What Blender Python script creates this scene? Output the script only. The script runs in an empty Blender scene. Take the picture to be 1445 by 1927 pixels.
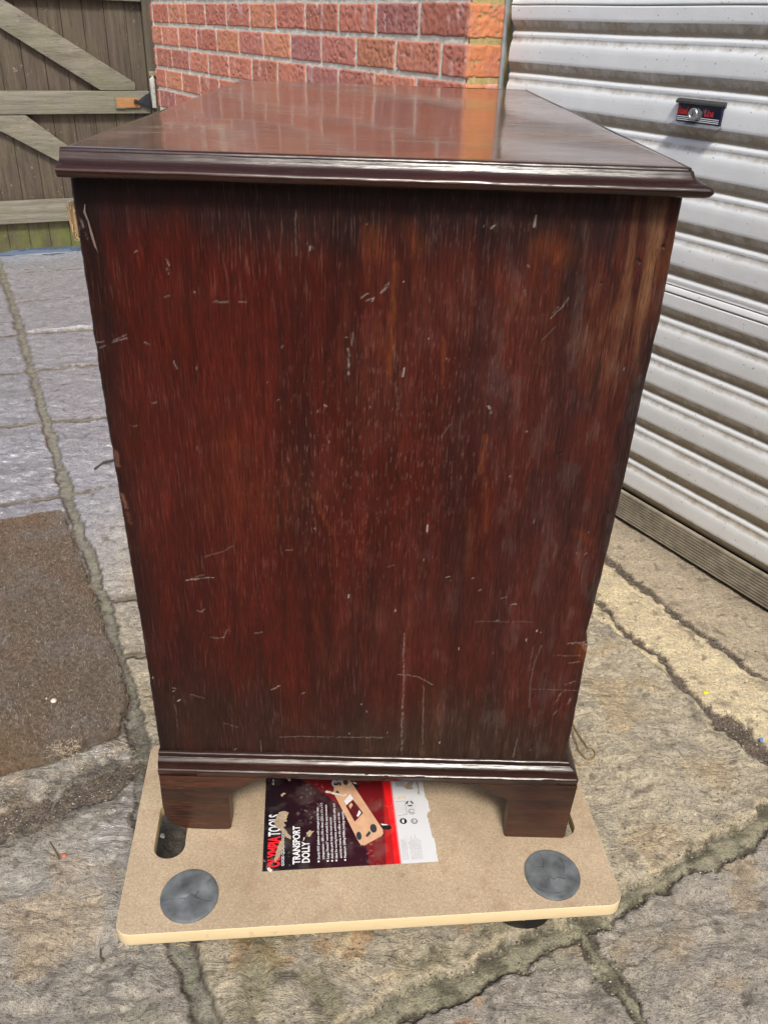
import bpy, bmesh, math, random
import numpy as np
from mathutils import Vector, Matrix
random.seed(4); RNG=np.random.default_rng(7)
D=bpy.data; SC=bpy.context.scene; COL=SC.collection
# ------------------------------------------------------------------ camera
CAM=np.array([.2586,-.7444,.9893]); YAW,PITCH,ROLL,FPX=.012,.5179,.0345,1608.5
def cam_axes():
    cy,sy=math.cos(YAW),math.sin(YAW); cp,sp=math.cos(PITCH),math.sin(PITCH)
    f=np.array([sy*cp,cy*cp,-sp]); r=np.array([cy,-sy,0]); u=np.cross(r,f)
    cr,sr=math.cos(ROLL),math.sin(ROLL)
    return f,cr*r+sr*u,-sr*r+cr*u
f_,r_,u_=cam_axes()
cd=D.cameras.new('camera'); cam=D.objects.new('camera',cd); COL.objects.link(cam)
M=Matrix.Identity(4)
for i in range(3): M[i][0]=r_[i]; M[i][1]=u_[i]; M[i][2]=-f_[i]; M[i][3]=CAM[i]
cam.matrix_world=M
cd.sensor_fit='VERTICAL'; cd.sensor_height=36; cd.lens=36*FPX/1927; cd.clip_start=.02; cd.clip_end=300
SC.camera=cam
# ------------------------------------------------------------------ world, sun, exposure
SUN_EL,SUN_AZ=math.radians(52),math.radians(173)     # azimuth clockwise from +y
w=D.worlds.new('World'); SC.world=w; w.use_nodes=True
nt=w.node_tree; bg=nt.nodes['Background']
sky=nt.nodes.new('ShaderNodeTexSky'); sky.sky_type='NISHITA'; sky.sun_disc=False
sky.sun_elevation=SUN_EL; sky.sun_rotation=SUN_AZ; sky.air_density=1.0; sky.dust_density=4.0; sky.ozone_density=1.0
hs=nt.nodes.new('ShaderNodeHueSaturation'); hs.inputs['Saturation'].default_value=.75
nt.links.new(sky.outputs[0],hs.inputs['Color']); nt.links.new(hs.outputs[0],bg.inputs[0]); bg.inputs[1].default_value=.14
sd=D.lights.new('sun','SUN'); sd.energy=2.8; sd.angle=math.radians(11); sd.color=(1,.945,.86)
sun=D.objects.new('sun',sd); COL.objects.link(sun)
sv=Vector((math.sin(SUN_AZ)*math.cos(SUN_EL),math.cos(SUN_AZ)*math.cos(SUN_EL),math.sin(SUN_EL)))
sun.rotation_euler=sv.to_track_quat('Z','Y').to_euler(); sun.location=sv*6
SC.view_settings.view_transform='Standard'; SC.view_settings.look='None'; SC.view_settings.exposure=0.24; SC.view_settings.gamma=1
# ------------------------------------------------------------------ helpers
def tag(o,label=None,cat=None,group=None,kind=None):
    if label:o['label']=label
    if cat:o['category']=cat
    if group:o['group']=group
    if kind:o['kind']=kind
    return o
def empty(name,loc=(0,0,0),rz=0,**k):
    o=D.objects.new(name,None); COL.objects.link(o); o.location=loc; o.rotation_euler=(0,0,rz); o.empty_display_size=.1
    return tag(o,**k)
def mobj(name,V,F,mat=None,parent=None,smooth=False,angle=None):
    me=D.meshes.new(name); V=np.asarray(V,dtype=np.float64)
    me.from_pydata([tuple(v) for v in V],[],[tuple(int(i) for i in q) for q in F])
    return fin(name,me,mat,parent,smooth,angle)
def fin(name,me,mat,parent,smooth=False,angle=None):
    o=D.objects.new(name,me); COL.objects.link(o)
    if mat is not None:
        for m in (mat if isinstance(mat,(list,tuple)) else [mat]): me.materials.append(m)
    if parent is not None:o.parent=parent
    if angle is not None:
        bm=bmesh.new(); bm.from_mesh(me)
        for fc in bm.faces: fc.smooth=True
        for e in bm.edges:
            e.smooth = not (len(e.link_faces)==2 and e.calc_face_angle(0)>math.radians(angle))
        bm.to_mesh(me); bm.free()
    elif smooth:
        me.polygons.foreach_set('use_smooth',[True]*len(me.polygons))
    me.update(); return o
def grid_mesh(name,P,mat,parent,smooth=True,colors=None,attrs=None):
    """P: (n,m,3) numpy grid"""
    n,m=P.shape[:2]; me=D.meshes.new(name)
    idx=np.arange(n*m).reshape(n,m)
    q=np.stack([idx[:-1,:-1],idx[:-1,1:],idx[1:,1:],idx[1:,:-1]],-1).reshape(-1,4)
    me.vertices.add(n*m); me.vertices.foreach_set('co',P.reshape(-1).astype(np.float32))
    me.loops.add(q.size); me.loops.foreach_set('vertex_index',q.reshape(-1).astype(np.int32))
    me.polygons.add(len(q)); me.polygons.foreach_set('loop_start',np.arange(0,q.size,4,dtype=np.int32))
    try: me.polygons.foreach_set('loop_total',np.full(len(q),4,dtype=np.int32))
    except Exception: pass
    me.polygons.foreach_set('use_smooth',np.full(len(q),smooth))
    me.update(calc_edges=True)
    if colors is not None:
        a=me.color_attributes.new('Col','FLOAT_COLOR','POINT')
        c=np.ones((n*m,4),np.float32); c[:,:3]=colors.reshape(-1,3); a.data.foreach_set('color',c.reshape(-1))
    for k,v in (attrs or {}).items():
        a=me.attributes.new(k,'FLOAT','POINT'); a.data.foreach_set('value',v.reshape(-1).astype(np.float32))
    return fin(name,me,mat,parent)
class MB:
    def __init__(s): s.v=[];s.f=[]
    def add(s,V,F):
        b=len(s.v); s.v.extend([tuple(map(float,v)) for v in V]); s.f.extend([tuple(b+int(i) for i in q) for q in F]); return s
    def box(s,x0,x1,y0,y1,z0,z1,T=None):
        V=[(x,y,z) for z in (z0,z1) for y in (y0,y1) for x in (x0,x1)]
        if T: V=[T(*v) for v in V]
        F=[(0,2,3,1),(4,5,7,6),(0,1,5,4),(1,3,7,5),(3,2,6,7),(2,0,4,6)]
        return s.add(V,F)
    def prism(s,poly,h0,h1,T):
        n=len(poly); V=[T(a,b,h0) for a,b in poly]+[T(a,b,h1) for a,b in poly]
        F=[tuple(range(n-1,-1,-1)),tuple(range(n,2*n))]+[(i,(i+1)%n,n+(i+1)%n,n+i) for i in range(n)]
        return s.add(V,F)
    def cyl(s,c,ax,r,h,n=32,r2=None):
        ax=Vector(ax).normalized(); a=ax.orthogonal().normalized(); b=ax.cross(a); c=Vector(c); r2=r if r2 is None else r2
        V=[c+a*r*math.cos(t)+b*r*math.sin(t) for t in [2*math.pi*i/n for i in range(n)]]
        V+=[c+ax*h+a*r2*math.cos(t)+b*r2*math.sin(t) for t in [2*math.pi*i/n for i in range(n)]]
        F=[tuple(range(n-1,-1,-1)),tuple(range(n,2*n))]+[(i,(i+1)%n,n+(i+1)%n,n+i) for i in range(n)]
        return s.add(V,F)
    def lathe(s,c,ax,prof,n=40):
        ax=Vector(ax).normalized(); a=ax.orthogonal().normalized(); b=ax.cross(a); c=Vector(c); V=[];F=[];m=len(prof)
        for i in range(n):
            t=2*math.pi*i/n; d=a*math.cos(t)+b*math.sin(t)
            for r,h in prof: V.append(c+d*r+ax*h)
        for i in range(n):
            j=(i+1)%n
            for k in range(m-1): F.append((i*m+k,j*m+k,j*m+k+1,i*m+k+1))
        return s.add(V,F)
    def tube(s,pts,r,n=8,closed=False):
        pts=[Vector(p) for p in pts]; N=len(pts); V=[];F=[]; up=Vector((0,0,1)); prev=None
        for i,p in enumerate(pts):
            if closed: d=pts[(i+1)%N]-pts[i-1]
            else: d=pts[min(i+1,N-1)]-pts[max(i-1,0)]
            d.normalize(); a=d.cross(up)
            if a.length<.05: a=d.cross(Vector((1,0,0)))
            a.normalize()
            if prev is not None and a.dot(prev)<0: a=-a
            prev=a; b=d.cross(a); rr=r[i] if hasattr(r,'__len__') else r
            for k in range(n): V.append(p+a*rr*math.cos(2*math.pi*k/n)+b*rr*math.sin(2*math.pi*k/n))
        M_=N if closed else N-1
        for i in range(M_):
            j=(i+1)%N
            for k in range(n): F.append((i*n+k,i*n+(k+1)%n,j*n+(k+1)%n,j*n+k))
        if not closed: F.append(tuple(range(n-1,-1,-1))); F.append(tuple((N-1)*n+k for k in range(n)))
        return s.add(V,F)
    def build(s,name,mat,parent=None,bevel=0,seg=2,smooth=False,angle=None,bang=30):
        o=mobj(name,s.v,s.f,mat,parent)
        me=o.data; bm=bmesh.new(); bm.from_mesh(me); bmesh.ops.recalc_face_normals(bm,faces=bm.faces)
        if bevel:
            es=[e for e in bm.edges if len(e.link_faces)==2 and e.calc_face_angle(0)>math.radians(bang)]
            bmesh.ops.bevel(bm,geom=es,offset=bevel,segments=seg,profile=.6,affect='EDGES',clamp_overlap=True)
        if angle is not None or bevel:
            an=math.radians(angle if angle is not None else 50)
            for fc in bm.faces: fc.smooth=True
            for e in bm.edges: e.smooth=not(len(e.link_faces)==2 and e.calc_face_angle(0)>an)
        elif smooth:
            for fc in bm.faces: fc.smooth=True
        bm.to_mesh(me); bm.free(); me.update(); return o
# numpy noise
def _h(ix,iy,s):
    h=(ix.astype(np.int64)*374761393+iy.astype(np.int64)*668265263+s*1274126177)&0x7fffffff
    h=((h^(h>>13))*1274126177)&0x7fffffff; return (h^(h>>16))&0xffff
def pn(x,y,s=0):
    x=np.asarray(x,float); y=np.asarray(y,float)
    ix=np.floor(x);iy=np.floor(y);fx=x-ix;fy=y-iy
    def g(a,b):
        t=_h(ix+a,iy+b,s)*(2*math.pi/65536.); return np.cos(t)*(fx-a)+np.sin(t)*(fy-b)
    u=fx*fx*fx*(fx*(fx*6-15)+10);v=fy*fy*fy*(fy*(fy*6-15)+10)
    return ((g(0,0)*(1-u)+g(1,0)*u)*(1-v)+(g(0,1)*(1-u)+g(1,1)*u)*v)*1.5
def fbm(x,y,s=0,o=4,l=2.1,g=.5):
    r=0;a=1
    for i in range(o): r=r+a*pn(x,y,s+i*17); x=x*l;y=y*l;a*=g
    return r
def sst(a,b,x): t=np.clip((x-a)/(b-a),0,1); return t*t*(3-2*t)
def mixc(A,B,t): return A*(1-t[...,None])+np.asarray(B)*t[...,None]
def segdist(X,Y,pts,wob=0,seed=3,scale=14):
    if wob:
        X=X+wob*fbm(X*scale,Y*scale,seed,3); Y=Y+wob*fbm(X*scale+31,Y*scale,seed+5,3)
    d=np.full(X.shape,9.)
    for (x0,y0),(x1,y1) in zip(pts[:-1],pts[1:]):
        dx,dy=x1-x0,y1-y0; L=dx*dx+dy*dy
        t=np.clip(((X-x0)*dx+(Y-y0)*dy)/L,0,1)
        d=np.minimum(d,np.hypot(X-x0-t*dx,Y-y0-t*dy))
    return d
# ------------------------------------------------------------------ materials
def newmat(name):
    m=D.materials.new(name); m.use_nodes=True; nt=m.node_tree; b=nt.nodes['Principled BSDF']; return m,nt,b
def N(nt,typ,**k):
    n=nt.nodes.new(typ)
    for a,v in k.items(): setattr(n,a,v)
    return n
def noise(nt,vec,scale,detail=4,rough=.55,dist=0):
    n=N(nt,'ShaderNodeTexNoise'); n.inputs['Scale'].default_value=scale; n.inputs['Detail'].default_value=detail
    n.inputs['Roughness'].default_value=rough; n.inputs['Distortion'].default_value=dist
    if vec is not None: nt.links.new(vec,n.inputs['Vector'])
    return n.outputs['Fac']
def coords(nt,scale=(1,1,1),rot=(0,0,0),kind='Object'):
    t=N(nt,'ShaderNodeTexCoord'); m=N(nt,'ShaderNodeMapping'); m.inputs['Scale'].default_value=scale; m.inputs['Rotation'].default_value=rot
    nt.links.new(t.outputs[kind],m.inputs[0]); return m.outputs[0]
def ramp(nt,fac,stops,interp='LINEAR'):
    r=N(nt,'ShaderNodeValToRGB'); cr=r.color_ramp; cr.interpolation=interp
    while len(cr.elements)<len(stops): cr.elements.new(.5)
    for e,(p,c) in zip(cr.elements,stops):
        e.position=p; e.color=(c,c,c,1) if isinstance(c,(int,float)) else (*c,1)
    nt.links.new(fac,r.inputs[0]); return r.outputs[0]
def mix(nt,fac,a,b,mode='MIX'):
    m=N(nt,'ShaderNodeMix',data_type='RGBA',blend_type=mode)
    for s,v,isf in ((m.inputs[0],fac,1),(m.inputs[6],a,0),(m.inputs[7],b,0)):
        if isinstance(v,(int,float)): s.default_value=v if isf else (v,v,v,1)
        elif isinstance(v,tuple): s.default_value=(*v,1)
        else: nt.links.new(v,s)
    return m.outputs[2]
def mth(nt,op,a,b=None):
    m=N(nt,'ShaderNodeMath',operation=op)
    for s,v in ((m.inputs[0],a),(m.inputs[1],b)):
        if v is None: continue
        if isinstance(v,(int,float)): s.default_value=v
        else: nt.links.new(v,s)
    return m.outputs[0]
def bump(nt,b,h,strength,dist=.001,prev=None):
    n=N(nt,'ShaderNodeBump'); n.inputs['Strength'].default_value=strength; n.inputs['Distance'].default_value=dist
    nt.links.new(h,n.inputs['Height'])
    if prev is not None: nt.links.new(prev,n.inputs['Normal'])
    nt.links.new(n.outputs[0],b.inputs['Normal']); return n.outputs[0]
def attr(nt,name): 
    a=N(nt,'ShaderNodeAttribute',attribute_name=name); return a
def setc(nt,b,c,rough=None):
    if isinstance(c,tuple): b.inputs['Base Color'].default_value=(*c,1)
    else: nt.links.new(c,b.inputs['Base Color'])
    if rough is not None:
        if isinstance(rough,(int,float)): b.inputs['Roughness'].default_value=rough
        else: nt.links.new(rough,b.inputs['Roughness'])
def simple(name,c,rough=.6,metal=0,var=.25,sc=60,bmp=.2,spec=.5):
    m,nt,b=newmat(name); v=coords(nt); n=noise(nt,v,sc,5)
    col=mix(nt,ramp(nt,n,[(.3,0.),(.7,1.)]),tuple(x*(1-var) for x in c),tuple(min(1,x*(1+var)) for x in c))
    setc(nt,b,col,rough); b.inputs['Metallic'].default_value=metal; b.inputs['Specular IOR Level'].default_value=spec
    if bmp: bump(nt,b,noise(nt,v,sc*4,3),bmp,.0006)
    return m
def wood(name,c0,c1,axis='z',rough=.35,fine=1.0,useattr=False,coat=.3,pore=.5,fs=1.,spec=.5):
    m,nt,b=newmat(name)
    S={'z':(1,1,.05),'x':(.06,1,1),'y':(1,.06,1)}[axis]
    v=coords(nt,S); big=noise(nt,v,28*fs,5,.6,.4); finer=noise(nt,v,430*fs,3,.6); micro=noise(nt,v,760*fs,2,.5)
    v0=coords(nt); blot=noise(nt,v0,5,4,.6)
    col=mix(nt,ramp(nt,big,[(.3,0.),(.72,1.)]),c0,c1)
    col=mix(nt,mth(nt,'MULTIPLY',ramp(nt,blot,[(.35,0.),(.75,1.)]),.5),col,tuple(x*.45 for x in c0))
    if useattr:
        a=attr(nt,'Col'); col=mix(nt,1.0,a.outputs['Color'],mix(nt,ramp(nt,big,[(.28,0.),(.75,1.)]),.82,1.2),'MULTIPLY'); col=mix(nt,1.0,col,mix(nt,ramp(nt,finer,[(.35,0.),(.60,1.)]),.74,1.14),'MULTIPLY')
    pr=ramp(nt,finer,[(.585,0.),(.64,1.)]); dk=ramp(nt,micro,[(.40,1.),(.47,0.)])
    vz=ramp(nt,noise(nt,v0,9,3),[(.38,.15),(.62,1.)])
    col=mix(nt,mth(nt,'MULTIPLY',mth(nt,'MULTIPLY',pr,vz),.42*pore),col,(.27,.15,.12))
    col=mix(nt,mth(nt,'MULTIPLY',dk,.55*fine),col,(.004,.002,.002))
    r=mix(nt,noise(nt,v0,22,4),rough*.75,rough*1.35)
    setc(nt,b,col,r); b.inputs['Coat Weight'].default_value=coat; b.inputs['Coat Roughness'].default_value=.14; b.inputs['Specular IOR Level'].default_value=spec
    h=mth(nt,'ADD',finer,mth(nt,'MULTIPLY',micro,.5)); bump(nt,b,h,.28,.0008)
    return m
MARKS=[('w',4.5,0.75,[(0.2301,0.7336),(0.2307,0.7220),(0.2303,0.7098)]),
('w',2,0.5,[(0.2342,0.7495),(0.2334,0.7372)]),
('w',1.6,0.7,[(0.2413,0.7809),(0.2468,0.7848)]),
('w',1.6,0.7,[(0.2460,0.7782),(0.2525,0.7808),(0.2507,0.7774)]),
('w',1.5,0.7,[(0.2580,0.7852),(0.2624,0.7927),(0.2607,0.7871),(0.2655,0.7952)]),
('w',3.5,0.8,[(0.3613,0.6819),(0.3646,0.6794)]),
('w',2,0.8,[(0.3646,0.6794),(0.3645,0.6751)]),
('w',2.5,0.9,[(0.4000,0.6576),(0.4009,0.6582)]),
('w',2,0.8,[(0.3839,0.8130),(0.3849,0.8121)]),
('w',1.6,0.9,[(0.3491,0.8429),(0.3519,0.8456)]),
('w',2.6,0.8,[(0.0620,0.4757),(0.0744,0.4782)]),
('w',1.4,0.75,[(0.0744,0.4782),(0.0913,0.4801)]),
('w',1,0.4,[(0.0707,0.4800),(0.0815,0.4831)]),
('w',1.2,0.6,[(0.2903,0.3558),(0.3010,0.3554),(0.3131,0.3527),(0.3294,0.3416)]),
('w',2.6,0.38,[(0.2944,0.4136),(0.2944,0.3856),(0.2969,0.3397),(0.2964,0.3078)]),
('w',4,0.4,[(0.2964,0.3078),(0.2988,0.2322)]),
('w',1.3,0.35,[(0.3192,0.3405),(0.3202,0.3086),(0.3227,0.2503)]),
('w',2,0.28,[(0.4451,0.4018),(0.4408,0.3793),(0.4391,0.3524),(0.4424,0.3128)]),
('w',1,0.2,[(0.4364,0.4015),(0.4354,0.3638)]),
('w',1,0.45,[(0.1529,0.2547),(0.1749,0.2571),(0.2250,0.2580),(0.2752,0.2589)]),
('w',1,0.2,[(0.2501,0.2597),(0.2845,0.2601)]),
('w',1,0.4,[(0.4597,0.3889),(0.4903,0.3892)]),
('w',1,0.3,[(0.4436,0.3392),(0.4932,0.3394)]),
('w',1,0.2,[(0.3695,0.4319),(0.4309,0.4340)]),
('w',1.4,0.45,[(0.4318,0.2334),(0.4337,0.2628)]),
('w',3,0.4,[(0.4700,0.3178),(0.4743,0.3316),(0.4805,0.3397)]),
('w',1.6,0.4,[(0.4788,0.3475),(0.4896,0.3526)]),
('w',3,0.4,[(0.4846,0.3183),(0.4892,0.3289)]),
('w',2,0.5,[(0.4788,0.3783),(0.4903,0.3810)]),
('w',1.5,0.5,[(0.4708,0.3016),(0.4748,0.3091)]),
('w',4,0.35,[(0.4775,0.4052),(0.4924,0.4071)]),
('w',1.5,0.6,[(0.4739,0.4058),(0.4967,0.4095)]),
('w',1.4,0.5,[(0.0023,0.7323),(0.0102,0.7341)]),
('w',1.6,0.5,[(0.0177,0.7333),(0.0316,0.7377)]),
('w',1.2,0.5,[(0.0194,0.7354),(0.0310,0.7407)]),
('w',1.2,0.5,[(0.0055,0.7275),(0.0106,0.7301)]),
('w',1.2,0.5,[(0.0465,0.7337),(0.0511,0.7319)]),
('w',1.6,0.6,[(0.0737,0.8088),(0.0750,0.8034)]),
('w',2.2,0.6,[(0.0730,0.8010),(0.0739,0.7961)]),
('w',4,0.5,[(0.0046,0.8400),(0.0051,0.8314),(0.0072,0.8245)]),
('w',2,0.25,[(0.0028,0.8344),(-0.0003,0.8189)]),
('w',1.1,0.5,[(0.4089,0.7672),(0.4171,0.7770),(0.4228,0.7866)]),
('w',1,0.35,[(0.4105,0.7730),(0.4146,0.7778)]),
('w',1,0.2,[(0.4042,0.7475),(0.4145,0.7601)]),
('w',1.6,0.6,[(0.0712,0.7170),(0.0740,0.7099)]),
('w',1.5,0.45,[(0.0466,0.6756),(0.0521,0.6758)]),
('w',1.2,0.35,[(0.0240,0.6516),(0.0305,0.6512)]),
('w',1.2,0.5,[(0.1114,0.7731),(0.1245,0.7735)]),
('w',1.2,0.4,[(0.1338,0.7738),(0.1404,0.7735)]),
('w',1.2,0.3,[(0.0682,0.7755),(0.0764,0.7781)]),
('w',1.5,0.6,[(0.0947,0.7810),(0.0957,0.7810)]),
('w',1.6,0.5,[(0.0701,0.4374),(0.0756,0.4348),(0.0782,0.4391)]),
('w',1.3,0.5,[(0.0824,0.4013),(0.0875,0.4000),(0.0975,0.4011),(0.1011,0.4121)]),
('w',1.8,0.45,[(0.1315,0.4080),(0.1397,0.4098)]),
('w',2,0.75,[(0.1460,0.3274),(0.1565,0.3341)]),
('w',2.2,0.7,[(0.1810,0.3231),(0.1847,0.3256)]),
('w',2.2,0.7,[(0.0343,0.3267),(0.0378,0.3261)]),
('w',1.5,0.4,[(0.1680,0.5162),(0.1757,0.5171)]),
('w',1,0.3,[(0.0837,0.5056),(0.1034,0.5128),(0.1136,0.5196)]),
('w',1,0.4,[(0.0535,0.3179),(0.0694,0.3120)]),
('w',1.2,0.25,[(0.0344,0.3148),(0.0353,0.2906),(0.0343,0.2657)]),
('w',1.2,0.35,[(0.1307,0.2479),(0.1312,0.2307)]),
('w',1,0.35,[(0.0883,0.2743),(0.1066,0.2682)]),
('w',1.4,0.8,[(0.3353,0.4882),(0.3386,0.4890)]),
('w',1.4,0.8,[(0.3621,0.4878),(0.3648,0.4885)]),
('w',1.4,0.8,[(0.3952,0.4637),(0.3996,0.4652)]),
('w',1.6,0.85,[(0.4073,0.4558),(0.4123,0.4566)]),
('w',1.6,0.8,[(0.3912,0.4334),(0.3951,0.4349)]),
('w',1.4,0.7,[(0.3712,0.4732),(0.3728,0.4739)]),
('w',2,0.5,[(0.4663,0.5216),(0.4677,0.5229)]),
('w',1.5,0.5,[(0.4758,0.5206),(0.4780,0.5239)]),
('w',3,0.4,[(0.4749,0.5487),(0.4756,0.5475)]),
('w',1,0.5,[(0.4183,0.5568),(0.4192,0.5631)]),
('w',1.5,0.3,[(0.2737,0.5001),(0.2802,0.5017)]),
('w',2,0.2,[(0.3196,0.6495),(0.3268,0.6630)]),
('w',1.3,0.3,[(0.1851,0.8529),(0.1852,0.8158)]),
('w',4,0.3,[(0.1944,0.8259),(0.1998,0.8216)]),
('w',5,0.2,[(0.0854,0.6319),(0.0880,0.6263)]),
('w',3,0.2,[(0.3825,0.7923),(0.3856,0.7854)]),
('w',2,0.25,[(0.2708,0.7384),(0.2721,0.7284),(0.2736,0.7132)]),
('w',4,0.15,[(0.2747,0.6977),(0.2779,0.6766)]),
('o',5,0.8,[(0.2701,0.8095),(0.2692,0.7818),(0.2690,0.7482),(0.2683,0.7130)]),
('o',3,0.6,[(0.3155,0.7447),(0.3176,0.7043)]),
('o',4,0.6,[(0.3610,0.6520),(0.3609,0.6122)]),
('o',4,0.5,[(0.1972,0.5832),(0.2050,0.5622),(0.2156,0.5376)]),
('o',5,0.2,[(0.1957,0.4403),(0.2011,0.4046),(0.2156,0.3525)]),
('o',14,0.5,[(0.2494,0.8355),(0.2519,0.8223)]),
('o',14,0.4,[(0.2806,0.8408),(0.2902,0.8280)]),
('o',16,0.45,[(0.3940,0.8312),(0.4132,0.8229)]),
('o',5,0.4,[(0.3720,0.5459),(0.3650,0.6064)]),
('o',7,0.3,[(0.3572,0.4936),(0.3539,0.5702)]),
('o',9,0.4,[(0.4635,0.5490),(0.4788,0.5368)]),
('o',12,0.6,[(0.4867,0.3981),(0.4956,0.3849)]),
('o',3,0.8,[(0.4979,0.3066),(0.4955,0.2564)]),
('t',6,0.7,[(0.0069,0.6237),(0.0072,0.6094)]),
('t',7,0.6,[(0.0074,0.5770),(0.0098,0.5619)]),
('t',6,0.3,[(0.0101,0.5558),(0.0119,0.5435)]),
('t',7,0.8,[(0.4903,0.4056),(0.4963,0.3962)]),
('k',5,0.9,[(0.4967,0.8326),(0.4974,0.8309)]),
('k',5,0.8,[(0.4773,0.8213),(0.4792,0.8187)]),
('k',2,0.9,[(0.4486,0.8004),(0.4496,0.8000)]),
('k',3,0.8,[(0.4331,0.6363),(0.4360,0.6376)]),
('k',5,0.6,[(0.4334,0.6346),(0.4355,0.6261)]),
('k',3,0.8,[(0.4906,0.5722),(0.4924,0.5710)]),
('k',1.5,0.5,[(0.4948,0.7888),(0.4917,0.8298)]),
('k',2,0.6,[(0.4980,0.8604),(0.4971,0.8255)]),
('k',3,0.3,[(0.2457,0.7927),(0.2508,0.7741)]),
('k',4,0.3,[(0.2276,0.7419),(0.2304,0.6963)]),
('k',10,0.15,[(0.1643,0.8415),(0.1722,0.8064)])]
# ================================================================== THE SETTING
GA,GD=.5411,1.2321
nx,ny=math.cos(GA),math.sin(GA); tx,ty=-ny,nx
def W(s,o,z): # along the house wall s, distance o out of the garage door plane, height z
    return (nx*(GD-o)+tx*s, ny*(GD-o)+ty*s, z)
# ---- stone shader, driven by vertex colour of the slab (stone colour plus painted sheen and shade)
def stone_mat():
    m,nt,b=newmat('riven_sandstone'); v=coords(nt)
    a=attr(nt,'Col').outputs['Color']; wet_shade=attr(nt,'wet_shade').outputs['Fac']; moss=attr(nt,'grit').outputs['Fac']
    n1=noise(nt,v,150,5,.7); n2=noise(nt,v,420,3,.6); n3=noise(nt,v,38,5,.65)
    n4=noise(nt,v,640,3,.7); col=mix(nt,1.0,a,mix(nt,ramp(nt,n1,[(.3,0.),(.7,1.)]),.70,1.30),'MULTIPLY'); col=mix(nt,1.0,col,mix(nt,ramp(nt,n4,[(.35,0.),(.65,1.)]),.68,1.34),'MULTIPLY')
    col=mix(nt,1.0,col,mix(nt,ramp(nt,n3,[(.3,0.),(.7,1.)]),(.80,.80,.82),(1.16,1.15,1.08)),'MULTIPLY')
    sp=ramp(nt,n2,[(.64,0.),(.70,1.)]); col=mix(nt,mth(nt,'MULTIPLY',sp,.5),col,(.42,.37,.28))
    dk=ramp(nt,noise(nt,v,300,3,.6),[(.33,1.),(.38,0.)]); col=mix(nt,mth(nt,'MULTIPLY',dk,.75),col,(.035,.028,.02))
    g=mix(nt,ramp(nt,noise(nt,v,300,4,.8),[(.35,0.),(.66,1.)]),.25,1.7); col=mix(nt,moss,col,mix(nt,1.0,col,g,'MULTIPLY'))
    rr=mix(nt,wet_shade,mix(nt,n3,.62,.95),mix(nt,ramp(nt,n3,[(.35,0.),(.65,1.)]),.20,.52))
    setc(nt,b,col,rr); b.inputs['Specular IOR Level'].default_value=.5
    nt.links.new(wet_shade,b.inputs['Coat Weight']); b.inputs['Coat IOR'].default_value=3.2; nt.links.new(mix(nt,n3,.05,.22),b.inputs['Coat Roughness'])
    vr=coords(nt,(1,2.2,1),(0,0,.5)); nr=noise(nt,vr,20,12,.70,.9)
    h=mth(nt,'ADD',mth(nt,'MULTIPLY',mth(nt,'MULTIPLY',nr,attr(nt,'cleft').outputs['Fac']),3.6),mth(nt,'ADD',n1,mth(nt,'MULTIPLY',n2,.5))); nn_=bump(nt,b,h,.95,.0042)
    cb=N(nt,'ShaderNodeBump'); cb.inputs['Strength'].default_value=.8; cb.inputs['Distance'].default_value=.010; nt.links.new(nr,cb.inputs['Height']); nt.links.new(cb.outputs[0],b.inputs['Coat Normal'])
    return m
M_stone=stone_mat()
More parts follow.
